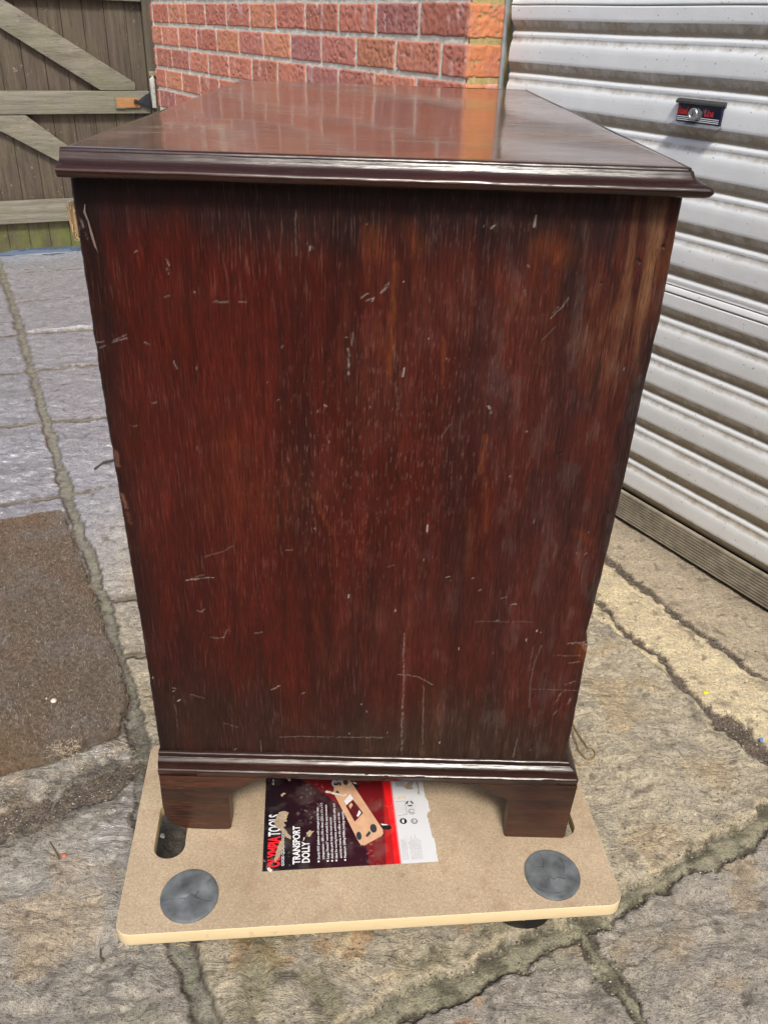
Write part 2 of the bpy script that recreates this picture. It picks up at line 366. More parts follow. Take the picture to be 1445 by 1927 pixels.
def paving():
    def ax(segs):
        out=[]
        for a,b,s in segs: out.append(np.arange(a,b,s))
        return np.concatenate(out)
    xs=ax([(-3.2,-1.6,.02),(-1.6,-.75,.0075),(-.75,1.06,.0033),(1.06,1.9,.02)])
    ys=ax([(-1.6,-.4,.02),(-.4,-.25,.006),(-.25,.75,.0033),(.75,1.6,.0055),(1.6,3.42,.009),(3.42,5.6,.03)])
    X,Y=np.meshgrid(xs,ys)
    A=[(-1.70,3.64),(-1.464,3.149),(-1.119,2.426),(-.841,1.824),(-.628,1.372),(-.483,1.06),(-.42,.924),(-.347,.782),(-.264,.613),(-.208,.484),(-.154,.371),(-.118,.283),(-.094,.214),(-.078,.151),(-.047,.066),(-.006,-.033),(.035,-.098),(.085,-.191),(.22,-.46),(.5,-1.0)]
    J=[(A,.0125,.007,0)]
    for p,q in [((-1.4,2.987),(-1.096,3.119)),((-1.225,2.542),(-.954,2.701)),((-1.08,2.175),(-.784,2.277)),((-.935,1.806),(-.652,1.924)),((-.781,1.414),(-.514,1.5)),((-.61,.982),(-.356,1.087))]:
        dx,dy=q[0]-p[0],q[1]-p[1]; L=math.hypot(dx,dy)
        J.append(([(p[0]-dx/L*2,p[1]-dy/L*2*.9),p,q,(q[0]+dx/L*.7,q[1]+dy/L*.7)],.0085,.006,1))
    J+= [([(-.80,.43),(-.273,.611),(-.205,.626),(.5,.86)],.007,.005,1),([(-.19,.445),(-.147,.453),(.6,.66)],.006,.004,1),
      ([(-1.3,-.36),(-.6,-.10),(-.254,.075),(-.18,.123),(-.122,.16),(-.089,.193)],.022,.010,2),
      ([(1.3,.36),(.843,.116),(.799,.092),(.741,.054),(.656,.017),(.598,-.017),(.542,-.053),(.504,-.072),(.44,-.102),(.359,-.144),(.296,-.17),(.236,-.201),(-.1,-.38),(-.5,-.6)],.017,.011,3),
      ([(.535,-.053),(.547,-.092),(.567,-.132),(.587,-.18),(.70,-.42),(1.0,-1.0)],.011,.009,3),
      ([(.705-1.55,.658+2.57),(.705,.658),(.744,.556),(.784,.48),(.831,.356),(.868,.282),(.91,.225),(.98,.09),(1.2,-.4)],.0075,.007,2),
      ([(.745-1.55,.85+2.57),(.745,.85),(.777,.788),(.835,.664),(.875,.587),(.905,.523),(.964,.429),(1.1,.2),(1.4,-.35)],.008,.006,2),
      ([(.850,.325),(.868,.30),(.893,.255)],.021,.009,2)]
    cr=[([(-.025,-.196),(-.012,-.177),(.0,-.164),(.018,-.158),(.041,-.154)],.0022),([(-.08,-.138),(-.066,-.118),(-.054,-.093)],.002),([(.37,-.075),(.392,-.098),(.40,-.118)],.0026),
        ([(-.185,-.17),(-.15,-.13),(-.128,-.095)],.003),([(.115,-.04),(.118,-.10),(.125,-.15),(.15,-.20)],.003),([(.18,-.06),(.178,-.11),(.19,-.14)],.002),([(.64,.16),(.66,.22),(.655,.26)],.0018)]
    best=np.full(X.shape,9.); typ=np.zeros(X.shape,int); dep=np.zeros(X.shape)
    for k,(pts,hw,dp,ty_) in enumerate(J):
        wob=.010 if ty_ in(2,3) else .006
        d=segdist(X,Y,pts,wob,seed=5+k,scale=16)
        d=d+.004*fbm(X*60,Y*60,k+50,2)-hw*(1+.25*pn(X*7,Y*7,k))
        mm=d<best; best=np.where(mm,d,best); typ=np.where(mm,ty_,typ); dep=np.where(mm,dp,dep)
    # slab ids by flood fill on a coarse grid
    cx=np.arange(-3.3,2.0,.02); cyy=np.arange(-1.7,5.7,.02); CX,CY=np.meshgrid(cx,cyy)
    cm=np.zeros(CX.shape,bool)
    for pts,hw,dp,ty_ in J: cm|=segdist(CX,CY,pts)<max(hw,.0145)
    lab=np.where(cm,-1,0); H,Wd=lab.shape; nid=0
    for i in range(H):
        for j in range(Wd):
            if lab[i,j]==0:
                nid+=1; st=[(i,j)]; lab[i,j]=nid
                while st:
                    a,b=st.pop()
                    for c,e in ((a+1,b),(a-1,b),(a,b+1),(a,b-1)):
                        if 0<=c<H and 0<=e<Wd and lab[c,e]==0: lab[c,e]=nid; st.append((c,e))
    for _ in range(3):
        for s,axs in ((1,0),(-1,0),(1,1),(-1,1)):
            r=np.roll(lab,s,axs); lab=np.where((lab==-1)&(r>0),r,lab)
    def idat(x,y): return lab[np.clip(((y+1.7)/.02+.5).astype(int),0,H-1),np.clip(((x+3.3)/.02+.5).astype(int),0,Wd-1)]
    ID=idat(X,Y); ID=np.maximum(ID,0)
    rg=np.random.default_rng(11)
    pal=rg.uniform(.0,1,(nid+1,1))*np.array([[.06,.055,.04]])+np.array([[.42,.37,.30]]); pal+=rg.uniform(-.015,.015,(nid+1,3))
    spec={(.70,.25):(.52,.435,.315),(.2,-.12):(.38,.33,.225),(.45,-.18):(.37,.335,.24),(.75,-.10):(.56,.47,.37),(-.22,-.02):(.47,.415,.32),(-.0,.02):(.47,.415,.32),(-.3,.3):(.36,.30,.22),(-.15,.30):(.36,.33,.29)}
    for (x,y),c in spec.items(): pal[int(idat(np.array([x]),np.array([y]))[0])]=c
    hoff=rg.uniform(-.003,.002,nid+1); ang=rg.uniform(0,3.14,nid+1); tl=rg.uniform(-.006,.006,(nid+1,2))
    a=ang[ID]; U=X*np.cos(a)+Y*np.sin(a); V=-X*np.sin(a)+Y*np.cos(a); sid=ID*3.7
    f1=fbm(U*3.2+sid,V*7.5+sid,3,6,2.1,.52)
    k=f1*4.5+10; fr=k-np.floor(k); terr=(np.floor(k)+.35*fr+.65*sst(.40,.50,fr))/4.5-10/4.5
    f2=fbm(X*46,Y*46,9,4); f3=fbm(X*16+5,Y*16,21,4,2.2,.6)
    nn=X*nx+Y*ny
    conc=sst(.895,.905,nn+.004*f3)*(Y>-.2) ; conc=np.where(nn>.93,1.,conc*(best>-9)); 
    conc=np.where((nn>.90)&(Y<3.4)&(Y>.0),1.,0.)
    Z=hoff[ID]*1.3+.0115*terr*(1-.35*sst(-.1,-.5,X))+.0022*f2+.0022*f3+.0009*fbm(X*125,Y*125,205,2)
    Z=np.where(conc>0,.0008*f2+.0015*f3-.001,Z)
    e=np.where(typ==3,sst(-.003,.003,best),sst(-.004,.006,best))
    jz=-dep+.0016*f2+.002*f3+np.where(typ==3,.004*(1-np.clip((best+.012)/.01,0,1)),0)
    Z=Z*e+jz*(1-e)
    for pts,hw in cr:
        d=segdist(X,Y,pts,.006,seed=77,scale=30); Z-=.0045*(1-sst(0,hw*2.0,d))
    # colour
    C=pal[ID]
    och=sst(.12,.55,fbm(X*9+sid,Y*9,33,4)); C=mixc(C,(.47,.33,.17),och*.36*(1-.65*sst(.4,1.2,Y)))
    gry=sst(.1,.5,fbm(X*7+9,Y*7+sid,41,4)); C=mixc(C,(.34,.31,.265),gry*.5)
    C=C*(1+.14*(fr[...,None]-.5)*(1-conc[...,None]))
    C=C*(1-.28*(sst(.0,.30,1-np.abs(fr-.40)*11)*(1-conc)*sst(-.2,.3,f3))[...,None])   # darker lines along the riven steps
    orp=sst(.35,.6,fbm(X*14,Y*14,61,3))*((X>.1)&(X<.40)&(Y<-.05)); C=mixc(C,(.42,.20,.06),orp*.4)
    mo=sst(.0,.5,fbm(X*12,Y*12,71,4))*sst(.1,-.05,Y)*sst(.75,.3,X)*sst(-.1,.1,X); C=mixc(C,(.17,.165,.085),mo*.55)
    cream=np.where((conc>0)&(nn<1.055),1.,0.); C=mixc(C,(.62,.53,.36),cream*.92); 
    dstr=np.where((conc>0)&(nn>=1.055),1.,0.); C=mixc(C,(.43,.36,.265),dstr*.9)
    C=mixc(C,(.24,.205,.16),dstr*sst(1.14,1.22,nn+.02*f3)*.6); C=mixc(C,(.40,.33,.24),(cream+dstr)*sst(0,.6,f3)*.4)
    sky_sheen=sst(-.10,-.45,X)*sst(.2,.7,Y); C=mixc(C,(.37,.375,.435),sky_sheen*.9)  # bluish albedo painted in for sky sheen on the left slabs
    j=1-sst(-.0025,.0020,best); jc=np.zeros(C.shape)
    jcol={0:(.23,.22,.18),1:(.21,.18,.13),2:(.12,.095,.075),3:(.245,.23,.165)}
    for t,c in jcol.items(): jc[typ==t]=c
    fb=fbm(X*25,Y*25,91,4)
    jc=mixc(jc,(.17,.185,.11),np.where((typ==3),sst(-.1,.5,fb)*.5,np.where(typ==0,sst(.1,.6,fb)*.35,0)))
    jc=mixc(jc,(.05,.042,.03),np.where(typ==3,sst(-.009,-.004,best)*sst(-.8,.0,fb)*(.30+.65*np.where(Y<np.interp(X,[-.5,-.1,.236,.296,.359,.44,.504,.542,.598,.656,.741,.799,.843,1.3],[-.6,-.38,-.201,-.17,-.144,-.102,-.072,-.053,-.017,.017,.054,.092,.116,.36]),1.,0.)),np.where(typ==0,sst(.1,.7,-fb)*.5,0)))  # crumbly dark edge, lower side painted darker as joint shadow
    bx_=[-.5,-.1,.236,.296,.359,.44,.504,.542,.598,.656,.741,.799,.843,1.3]; by_=[-.6,-.38,-.201,-.17,-.144,-.102,-.072,-.053,-.017,.017,.054,.092,.116,.36]; low=np.where((X>.60)&(Y<np.interp(X,bx_,by_)-.05)|(X>np.interp(-Y,[.053,.092,.132,.18,.42,1.],[.535,.547,.567,.587,.70,1.])+.0)&(Y<np.interp(X,bx_,by_)-.022),1.,np.where(Y<np.interp(X,bx_,by_)-.001,1.,0.))
    C=C*(1-j[...,None])+jc*j[...,None]
    C=mixc(C,(.09,.075,.055),np.exp(-((best+.0008)/.0034)**2)*sst(-.9,-.2,fb)*(typ<=1)*.95)  # thin joint edges darkened to paint crevice shadow
    lit_rim=sst(.0,.003,best)*sst(.014,.005,best); C=mixc(C,(.50,.43,.30),lit_rim*(typ==3)*(1-low)*sst(-.5,.2,fb)*.9)  # pale rim paints light catching the upper slab edge
    dirt=sst(.035,.0,best)*sst(-.05,.5,fb)*(typ>=2); C=mixc(C,(.07,.058,.042),dirt*.7*(1-lit_rim))
    dirtL=sst(.10,.02,segdist(X,Y,[(-.4,.03),(-.254,.085),(-.10,.20),(-.09,.25)]))*sst(-.5,.3,fb); C=mixc(C,(.085,.07,.05),dirtL*.7)
    spots=sst(.62,.7,fbm(X*33,Y*33,101,2)); C=mixc(C,(.08,.065,.05),spots*.5)
    wet_shade=sst(-.02,-.14,X-.45*(.15-Y))*sst(-.1,.15,Y)*(.65+.35*sst(-.3,.3,f3))
    wet_shade=np.maximum(wet_shade,sst(-.25,-.6,X)*.85)*(1-.55*j)*(1-conc)*sst(.03,.12,np.where(typ==2,best,9.))
    C=C*(1-.15*wet_shade[...,None])  # damp slabs darkened to stand in for shade
    C=C*np.where(conc>0,1.,1.06)[...,None]
    slot_dark=sst(.085,.03,np.hypot(X+.005,(Y-.035)*.8)+.012*f3); C=mixc(C,(.055,.045,.035),slot_dark*.9); wet_shade=wet_shade*(1-slot_dark)  # round darker patch of ground below the hand slot
    o=grid_mesh('paving',np.stack([X,Y,Z],-1),M_stone,None,True,np.clip(C,.01,1),{'cleft':(1-.9*conc)*(1-.8*j),'wet_shade':wet_shade,'grit':np.clip(j*(typ==2)+j*(typ==3)*sst(-.012,-.002,best)*.8+dirtL*.7,0,1)})
    tag(o,kind='structure'); return best,typ,X,Y,Z
pb,pt_,PX,PY,PZ=paving()
def gz_at(x,y):
    i=min(np.searchsorted(PY[:,0],y),PY.shape[0]-1); j=min(np.searchsorted(PX[0],x),PX.shape[1]-1); return float(PZ[i,j])
g=MB(); g.add([(-60,-60,-.05),(60,-60,-.05),(60,60,-.05),(-60,60,-.05)],[(0,1,2,3)])
tag(g.build('ground',simple('bare_earth',(.20,.17,.13),.9,sc=6)),kind='structure')
# ---- loose grit in the joints: uncountable
def grit():
    V=[];F=[];rg=np.random.default_rng(3)
    cand=np.argwhere((pb<.004)&((pt_==2)|((pt_==3)&(pb>-.006)))&(PX>-.6)&(PX<1.1)&(PY<1.2)&(PY>-.3))
    cand2=np.argwhere((PX>-.75)&(PX<1.0)&(PY<1.2)&(PY>-.3)&(pb>0)&(pb<.05)&(pt_>=2))
    pick=np.concatenate([cand[rg.integers(0,len(cand),2600)],cand2[rg.integers(0,len(cand2),900)]])
    oc=[(1,0,0),(-1,0,0),(0,1,0),(0,-1,0),(0,0,1),(0,0,-1)]; of=[(0,2,4),(2,1,4),(1,3,4),(3,0,4),(2,0,5),(1,2,5),(3,1,5),(0,3,5)]
    for i,jx in pick:
        r=rg.uniform(.0006,.0019)*(1.5 if rg.random()<.06 else 1); x=PX[i,jx]+rg.uniform(-.003,.003); y=PY[i,jx]+rg.uniform(-.003,.003); z=PZ[i,jx]+r*.4
        b=len(V)
        for c in oc: s=rg.uniform(.6,1.3); V.append((x+c[0]*r*s,y+c[1]*r*s,z+c[2]*r*s*.7))
        F+=[tuple(b+k for k in q) for q in of]
    m,nt,bs=newmat('grit'); v=coords(nt); vo=N(nt,'ShaderNodeTexVoronoi'); vo.inputs['Scale'].default_value=300; nt.links.new(v,vo.inputs['Vector'])
    sp=N(nt,'ShaderNodeSeparateColor'); nt.links.new(vo.outputs['Color'],sp.inputs[0])
    setc(nt,bs,ramp(nt,sp.outputs[0],[(0,(.05,.04,.03)),(.45,(.12,.10,.08)),(.8,(.28,.24,.18)),(1,(.6,.58,.52))]),.6)
    tag(mobj('grit',V,F,m),kind='stuff')
grit()
# ------------------------------------------------------------------ garage door
def door_mat():
    m,nt,b=newmat('embossed_white_steel'); v=coords(nt); d=attr(nt,'dirt').outputs['Fac']
    n1=noise(nt,v,210,3,.6,1.5); n2=noise(nt,v,30,5,.7); n3=noise(nt,v,90,4,.7); 
    dd=mth(nt,'ADD',d,mth(nt,'MULTIPLY',mth(nt,'SUBTRACT',n2,.5),.95)); dd=mth(nt,'ADD',dd,mth(nt,'MULTIPLY',mth(nt,'SUBTRACT',n3,.5),.55))
    k=ramp(nt,dd,[(.38,0.),(.95,1.)])
    base=mix(nt,ramp(nt,noise(nt,v,14,4),[(.3,0.),(.7,1.)]),(.68,.71,.735),(.76,.785,.81))
    col=mix(nt,k,base,mix(nt,n3,(.235,.195,.14),(.41,.355,.275)))
    dot=ramp(nt,noise(nt,v,140,2,.5),[(.70,0.),(.73,1.)]); col=mix(nt,mth(nt,'MULTIPLY',dot,.6),col,(.12,.07,.04))
    setc(nt,b,col,mix(nt,k,.34,.75)); bump(nt,b,mth(nt,'ADD',n1,mth(nt,'MULTIPLY',n3,.6)),.32,.0011); return m
M_door=door_mat()
def door_profile():
    z0=.961-.083*11; zs=[];os=[];ds=[]
    per=[(0,.014,.10),(-.004,.0149,0),(-.012,.0151,0),(-.022,.0151,.02),(-.030,.0151,.08),(-.0355,.0150,.22),(-.0370,.0142,.75),(-.042,.0112,.78),(-.048,.0078,.85),(-.0535,.0050,1.05),(-.0560,.0042,1.2),(-.0575,.0050,.95),(-.0595,.0078,.30),(-.0620,.0102,.02),(-.0655,.0116,.10),(-.0700,.0098,.60),(-.0750,.0104,.66),(-.0790,.0126,.50)]  # third value: real dirt plus painted shade of the groove undersides
    top=.961+.083*14
    z=top
    while z>.10:
        for dz,o,d in per:
            zz=z+dz
            k=(zz-.961)
            flat = any(abs(zz-(.546+.498*q))<.020 for q in range(0,4)) 
            oo=o
            zs.append(zz); os.append(oo); ds.append(d if not flat else d*.5)
        z-=.083
    zs=np.array(zs); os=np.array(os); ds=np.array(ds)
    zz=np.sort(np.unique(np.concatenate([zs,*[np.array([c-.0014,c-.0006,c+.0006,c+.0014]) for q in range(0,4) for c in (.538+.498*q,.5525+.498*q)]])))[::-1]
    o=zs.argsort(); oi=np.interp(zz,zs[o],os[o]); di=np.interp(zz,zs[o],ds[o])
    for q in range(0,4):
        for c in (.538+.498*q,.5525+.498*q):
            g_=np.abs(zz-c)<.0008; oi=np.where(g_,oi-.003,oi); di=np.where(g_,1.2,di)
    k=zz>.075; return zz[k],oi[k],di[k]
def garage():
    root=empty('garage_door',W(0,0,0),label='white corrugated steel garage door stained and shade-tinted brown in its grooves',cat='garage door')
    R=Vector(root.location)
    def L(s,o,z): p=W(s,o,z); return (p[0]-R.x,p[1]-R.y,z)
    zz,oi,di=door_profile()
    ss=np.concatenate([np.arange(-1.6,.9,.03),np.linspace(.9,.988,10)]); S,Zg=np.meshgrid(ss,zz); O=np.repeat(oi[:,None],len(ss),1); Dg=np.repeat(di[:,None],len(ss),1)
    O=O+.0006*fbm(S*3,Zg*9,3,3); curl=sst(.965,.988,S)*.006*pn(S*0,Zg*14,8); O=O+curl
    Zg=Zg+.0015*sst(.95,.988,S)*pn(S*0+3,Zg*20,4)+.0009*pn(S*4,Zg*3,12)
    Dg=Dg+.35*sst(.9,.988,S)*np.abs(pn(S*30,Zg*40,9)); Dg=Dg+sst(.30,.08,Zg)*.22
    P=np.stack([nx*(GD-O)+tx*S-R.x,ny*(GD-O)+ty*S-R.y,Zg],-1)
    o=grid_mesh('corrugated_leaf',P,M_door,root,True,None,{'dirt':Dg})
    # ribbed bottom rail
    pr=[(.076,.012)]; z=.073; k=0
    while z>.010: pr+=[(z,.0165),(z-.0042,.0170),(z-.0048,.0150),(z-.0062,.0150)]; z-=.0066
    pr+=[(.008,.0165),(.006,.012),(.006,-.01)]
    V=[];F=[];sl=np.arange(-1.6,.99,.1)
    for s in sl:
        for z,oo in pr: V.append(L(s,oo,z))
    n=len(pr)
    for i in range(len(sl)-1):
        for q in range(n-1): F.append((i*n+q,(i+1)*n+q,(i+1)*n+q+1,i*n+q+1))
    mobj('bottom_rail',V,F,simple('ribbed_grimy_rail',(.25,.22,.17),.75,var=.35,sc=35),root)
    b=MB(); b.box(-1.6,.99,-.035,-.012,.0,2.1,lambda s,o,z:L(s,o,z)); b.build('backing',simple('dark_gap',(.01,.01,.01),.9),root)
    # steel guide channel at the brick reveal
    mz=simple('galvanised_grey',(.42,.50,.56),.4,.3,sc=40); b=MB()
    b.prism([(1.0215,.0),(1.0215,.013),(1.0120,.013),(1.0120,.011),(1.0195,.011),(1.0195,.0)],.0,2.1,lambda s,o,z:L(s,o,z))
    b.prism([(.992,-.03),(.992,-.012),(1.0190,-.012),(1.0190,-.03)],.0,2.1,lambda s,o,z:L(s,o,z))
    b.build('frame',mz,root,bevel=.0006)
    b=MB(); b.box(-1.64,-1.602,-.03,.04,0,2.1,lambda s,o,z:L(s,o,z)); b.build('frame',mz,root)
    # lock
    lk=MB(); s0,s1,z0,z1=.357,.4625,.845,.886
    T=lambda s,o,z:L(s,o,z)
    dk=simple('dark_plate',(.07,.07,.072),.35,.3,sc=80); al=simple('dull_aluminium',(.42,.44,.47),.35,.8,sc=120); bk=simple('blue_black_label',(.008,.010,.035),.3,sc=200,bmp=.02)
    lk.prism([(.0135,.8475),(.020,.8475),(.020,.880),(.0135,.880)],s0+.002,s1-.002,lambda o,z,s:T(s,o,z))
    lock=lk.build('lock',bk,root,bevel=.0006); lock['label']='dark blue lock plate with red lettering and round keyhole'
    h=MB(); h.prism([(.0135,.888),(.0200,.888),(.0255,.8840),(.0258,.8800),(.0245,.8800),(.0235,.8825),(.0195,.8850),(.0195,.8800),(.0135,.8790)],s0-.001,s1+.001,lambda o,z,s:T(s,o,z)); h.build('hood',dk,lock,bevel=.0004)
    h=MB(); h.prism([(.0135,.8485),(.0210,.8490),(.0300,.8460),(.0305,.8430),(.0290,.8425),(.0200,.8455),(.0135,.8450)],s0-.001,s1+.002,lambda o,z,s:T(s,o,z)); h.build('lower_lip',al,lock,bevel=.0004)
    c=L(.4105,.0185,.8642); a=Vector((-nx,-ny,0)); h=MB(); h.lathe(c,a,[(0,0),(.0098,0),(.0098,.010),(.0108,.0115),(.0108,.0165),(.0098,.0178),(.0062,.0178),(.0056,.0170),(0,.0170)],40); h.build('keyhole_cylinder',al,lock,angle=35)
    h=MB(); h.box(-.0009,.0009,0,.0003,-.0030,.0030,lambda x,y,z:(c[0]+a.x*(.0172+y)+tx*x,c[1]+a.y*(.0172+y)+ty*x,c[2]+z)); h.build('key_slot',simple('slot_black',(.004,.004,.004),.8),lock)
    red=simple('red_print',(.62,.03,.03),.45,sc=200,bmp=0,var=.05); wh=simple('white_print',(.7,.72,.74),.45,sc=200,bmp=0,var=.05)
    me=MB()
    for txt,sx in (('Steel',.4602),('Line',.3965)):
        V,F=text_geo(txt,.0168,xs=.74,off=.03,sk=.12)
        me.add([L(sx-x,.0206,.8625+y) for x,y in V],F)
    me.build('lettering',red,lock)
    me=MB()
    for q in range(3): me.add([L(s,.0206,z) for s,z in ((s1-.004,.8590-q*.0030),(s0+.004,.8590-q*.0030),(s0+.004,.8577-q*.0030),(s1-.004,.8577-q*.0030))],[(0,1,2,3)])
    me.build('stripes',wh,lock)
    return root
def text_geo(txt,size,xs=1,off=0,sk=0,sp=1):
    cu=D.curves.new('t','FONT'); cu.body=txt; cu.size=size; cu.offset=off*size; cu.shear=sk; cu.resolution_u=3; cu.space_character=sp; cu.fill_mode='FRONT'
    o=D.objects.new('t',cu); COL.objects.link(o); bpy.context.view_layer.update()
    me=D.meshes.new_from_object(o.evaluated_get(bpy.context.evaluated_depsgraph_get())); D.objects.remove(o); D.curves.remove(cu)
    V=[(v.co.x*xs,v.co.y) for v in me.vertices]; F=[tuple(p.vertices) for p in me.polygons]; D.meshes.remove(me); return V,F
garage()
# ------------------------------------------------------------------ brick house wall beside the door
def brick_wall():
    root=empty('brick_wall',W(1.023,.107,0),label='red brick house wall with pale mortar and a return tinted orange as if sunlit beside the garage door',cat='wall'); R=Vector(root.location)
    rg=np.random.default_rng(21)
    face=.1074; C0=.011
    # bricks: one densely cut mesh, rough sandy faces
    VV=[];FF=[];CC=[]
    pal=[(.50,.185,.125),(.53,.205,.135),(.46,.165,.115),(.50,.19,.145),(.41,.165,.145),(.54,.22,.13),(.50,.185,.135)]
    def addface(orig,u,v,nrm,wd,ht,base,seed,res,nseg=None):
        nu=max(3,int(wd/res)); nv=max(3,int(ht/res)); a=np.linspace(0,1,nu+1); c=np.linspace(0,1,nv+1); A,B=np.meshgrid(a,c)
        ex=np.minimum(np.minimum(A*wd,(1-A)*wd),np.minimum(B*ht,(1-B)*ht))
        rr=fbm(A*wd*70+seed*7,B*ht*70,seed%97,4); cre=np.abs(fbm(A*wd*34+seed,B*ht*48+seed,31+seed%53,3)); 
        hgt=-.009*(1-np.clip(ex/.005,0,1))**2.2+.0016*rr-.006*sst(.06,.0,cre)*sst(-.1,.4,pn(A*wd*12+seed,B*ht*20,5)+.15)
        q=.0016*fbm(A*wd*25+seed*3,B*ht*25,66,2); Aw=A*wd+q*(ex<.02)*1.; Bw=B*ht+.8*q
        P=orig+u*Aw[...,None]+v*Bw[...,None]+nrm*hgt[...,None]
        b=len(VV_all[0]) if False else sum(len(x) for x in VV)
        VV.append(P.reshape(-1,3)); idx=np.arange((nu+1)*(nv+1)).reshape(nv+1,nu+1)+b
        FF.append(np.stack([idx[:-1,:-1],idx[:-1,1:],idx[1:,1:],idx[1:,:-1]],-1).reshape(-1,4))
        col=np.array(base)*(1+.10*rr[...,None]); col=col*(1-.75*(sst(.035,.0,cre)*sst(.0,.6,pn(A*wd*12+seed,B*ht*20,5)+.15))[...,None])
        pur=sst(.1,.7,fbm(A*wd*20+seed,B*ht*20,77,2)); col=mixc(col,(.42,.155,.145),pur*.3)
        eff=sst(.35,.8,fbm(A*wd*28+seed*2,B*ht*9,88,3)); col=mixc(col,(.66,.45,.43),eff*.45)
        col=mixc(col,np.array([.42,.37,.30]),(1-sst(0,.0045,ex))*.4)
        CC.append(col.reshape(-1,3))
    U=np.array([tx,ty,0.]);Nn=np.array([-nx,-ny,0.]);Zv=np.array([0,0,1.]); K=np.array([nx,ny,0.])
    nrow=31
    for r in range(nrow):
        zb=.8825+.0805*(r-11)+.0036; ht=.0805-.0075
        near=(8<=r<=14); res=.0038 if near else .03
        par=(r%2==1)  # row 11 starts with a header
        first=.1005 if par else .2035
        s=1.0235; lens=[first]
        while s<3.31:
            ln=min(first if s<1.03 else .2070-.0085,3.332-s)
            base=np.array(pal[rg.integers(len(pal))])*rg.uniform(.85,1.12); sd=int(rg.integers(1,9999))
            orig=np.array([nx*(GD-face)+tx*s,ny*(GD-face)+ty*s,zb+rg.uniform(-.0012,.0012)])-np.array([R.x,R.y,0])
            addface(orig+0*Nn,U,Zv,Nn,ln,ht,base,sd,res if s<3.4 else .03)
            s+=ln+.0085 
        # return face towards the door, brick orange painted in for sunlight
        orig=np.array([nx*(GD-face)+tx*1.0235,ny*(GD-face)+ty*1.0235,zb])-np.array([R.x,R.y,0])
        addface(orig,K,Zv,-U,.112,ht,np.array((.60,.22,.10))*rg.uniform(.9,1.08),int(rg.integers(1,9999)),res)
    V=np.concatenate(VV);F=np.concatenate(FF);C=np.concatenate(CC)
    me=D.meshes.new('bricks'); me.vertices.add(len(V)); me.vertices.foreach_set('co',V.reshape(-1).astype(np.float32)); me.loops.add(F.size); me.loops.foreach_set('vertex_index',F.reshape(-1).astype(np.int32))
    me.polygons.add(len(F)); me.polygons.foreach_set('loop_start',np.arange(0,F.size,4,dtype=np.int32)); me.polygons.foreach_set('use_smooth',np.ones(len(F),bool)); me.update(calc_edges=True)
    a=me.color_attributes.new('Col','FLOAT_COLOR','POINT'); c4=np.ones((len(V),4),np.float32); c4[:,:3]=np.clip(C,0.005,1); a.data.foreach_set('color',c4.reshape(-1))
    m,nt,b=newmat('rough_red_brick'); v=coords(nt); n1=noise(nt,v,260,4,.7); n2=noise(nt,v,60,4,.7)
    col=mix(nt,1.0,attr(nt,'Col').outputs['Color'],mix(nt,n1,.65,1.35),'MULTIPLY'); col=mix(nt,mth(nt,'MULTIPLY',ramp(nt,n2,[(.62,0.),(.72,1.)]),.35),col,(.10,.04,.035))
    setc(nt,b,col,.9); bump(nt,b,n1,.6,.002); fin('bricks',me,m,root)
    # mortar: recessed slab behind, pale; yellowish on the return
    m,nt,b=newmat('pale_lime_mortar'); v=coords(nt); n1=noise(nt,v,180,4,.7); n2=noise(nt,v,12,3); vv=coords(nt)
    col=mix(nt,n1,(.52,.49,.42),(.82,.78,.70)); setc(nt,b,col,.95); bump(nt,b,n1,.8,.003)
    b_=MB(); T=lambda s,o,z:(W(s,o,z)[0]-R.x,W(s,o,z)[1]-R.y,z)
    zs=np.arange(.6,1.25,.004); sg=np.arange(1.0265,3.33,.012); S,Zg=np.meshgrid(sg,zs); O=face-.0034+.0016*fbm(S*40,Zg*60,5,3)
    P=np.stack([nx*(GD-O)+tx*S-R.x,ny*(GD-O)+ty*S-R.y,Zg],-1); grid_mesh('mortar',P,m,root)
    b_.box(1.0262,3.33,-.10,face-.010,-.02,2.5,T); b_.build('wall_core',m,root)
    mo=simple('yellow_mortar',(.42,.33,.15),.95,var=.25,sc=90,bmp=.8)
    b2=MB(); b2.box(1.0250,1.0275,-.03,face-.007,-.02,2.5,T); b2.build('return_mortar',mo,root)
    # rest of house: pier right of the door and lintel wall above it
    far=simple('brick_plain',(.36,.12,.09),.9,var=.3,sc=30,bmp=.5)
    b3=MB(); b3.box(-2.4,-1.645,-.10,.10,-.02,2.5,T); b3.box(-1.643,1.0,-.10,.10,2.103,2.5,T); b3.build('lintel_wall',far,root)
brick_wall()
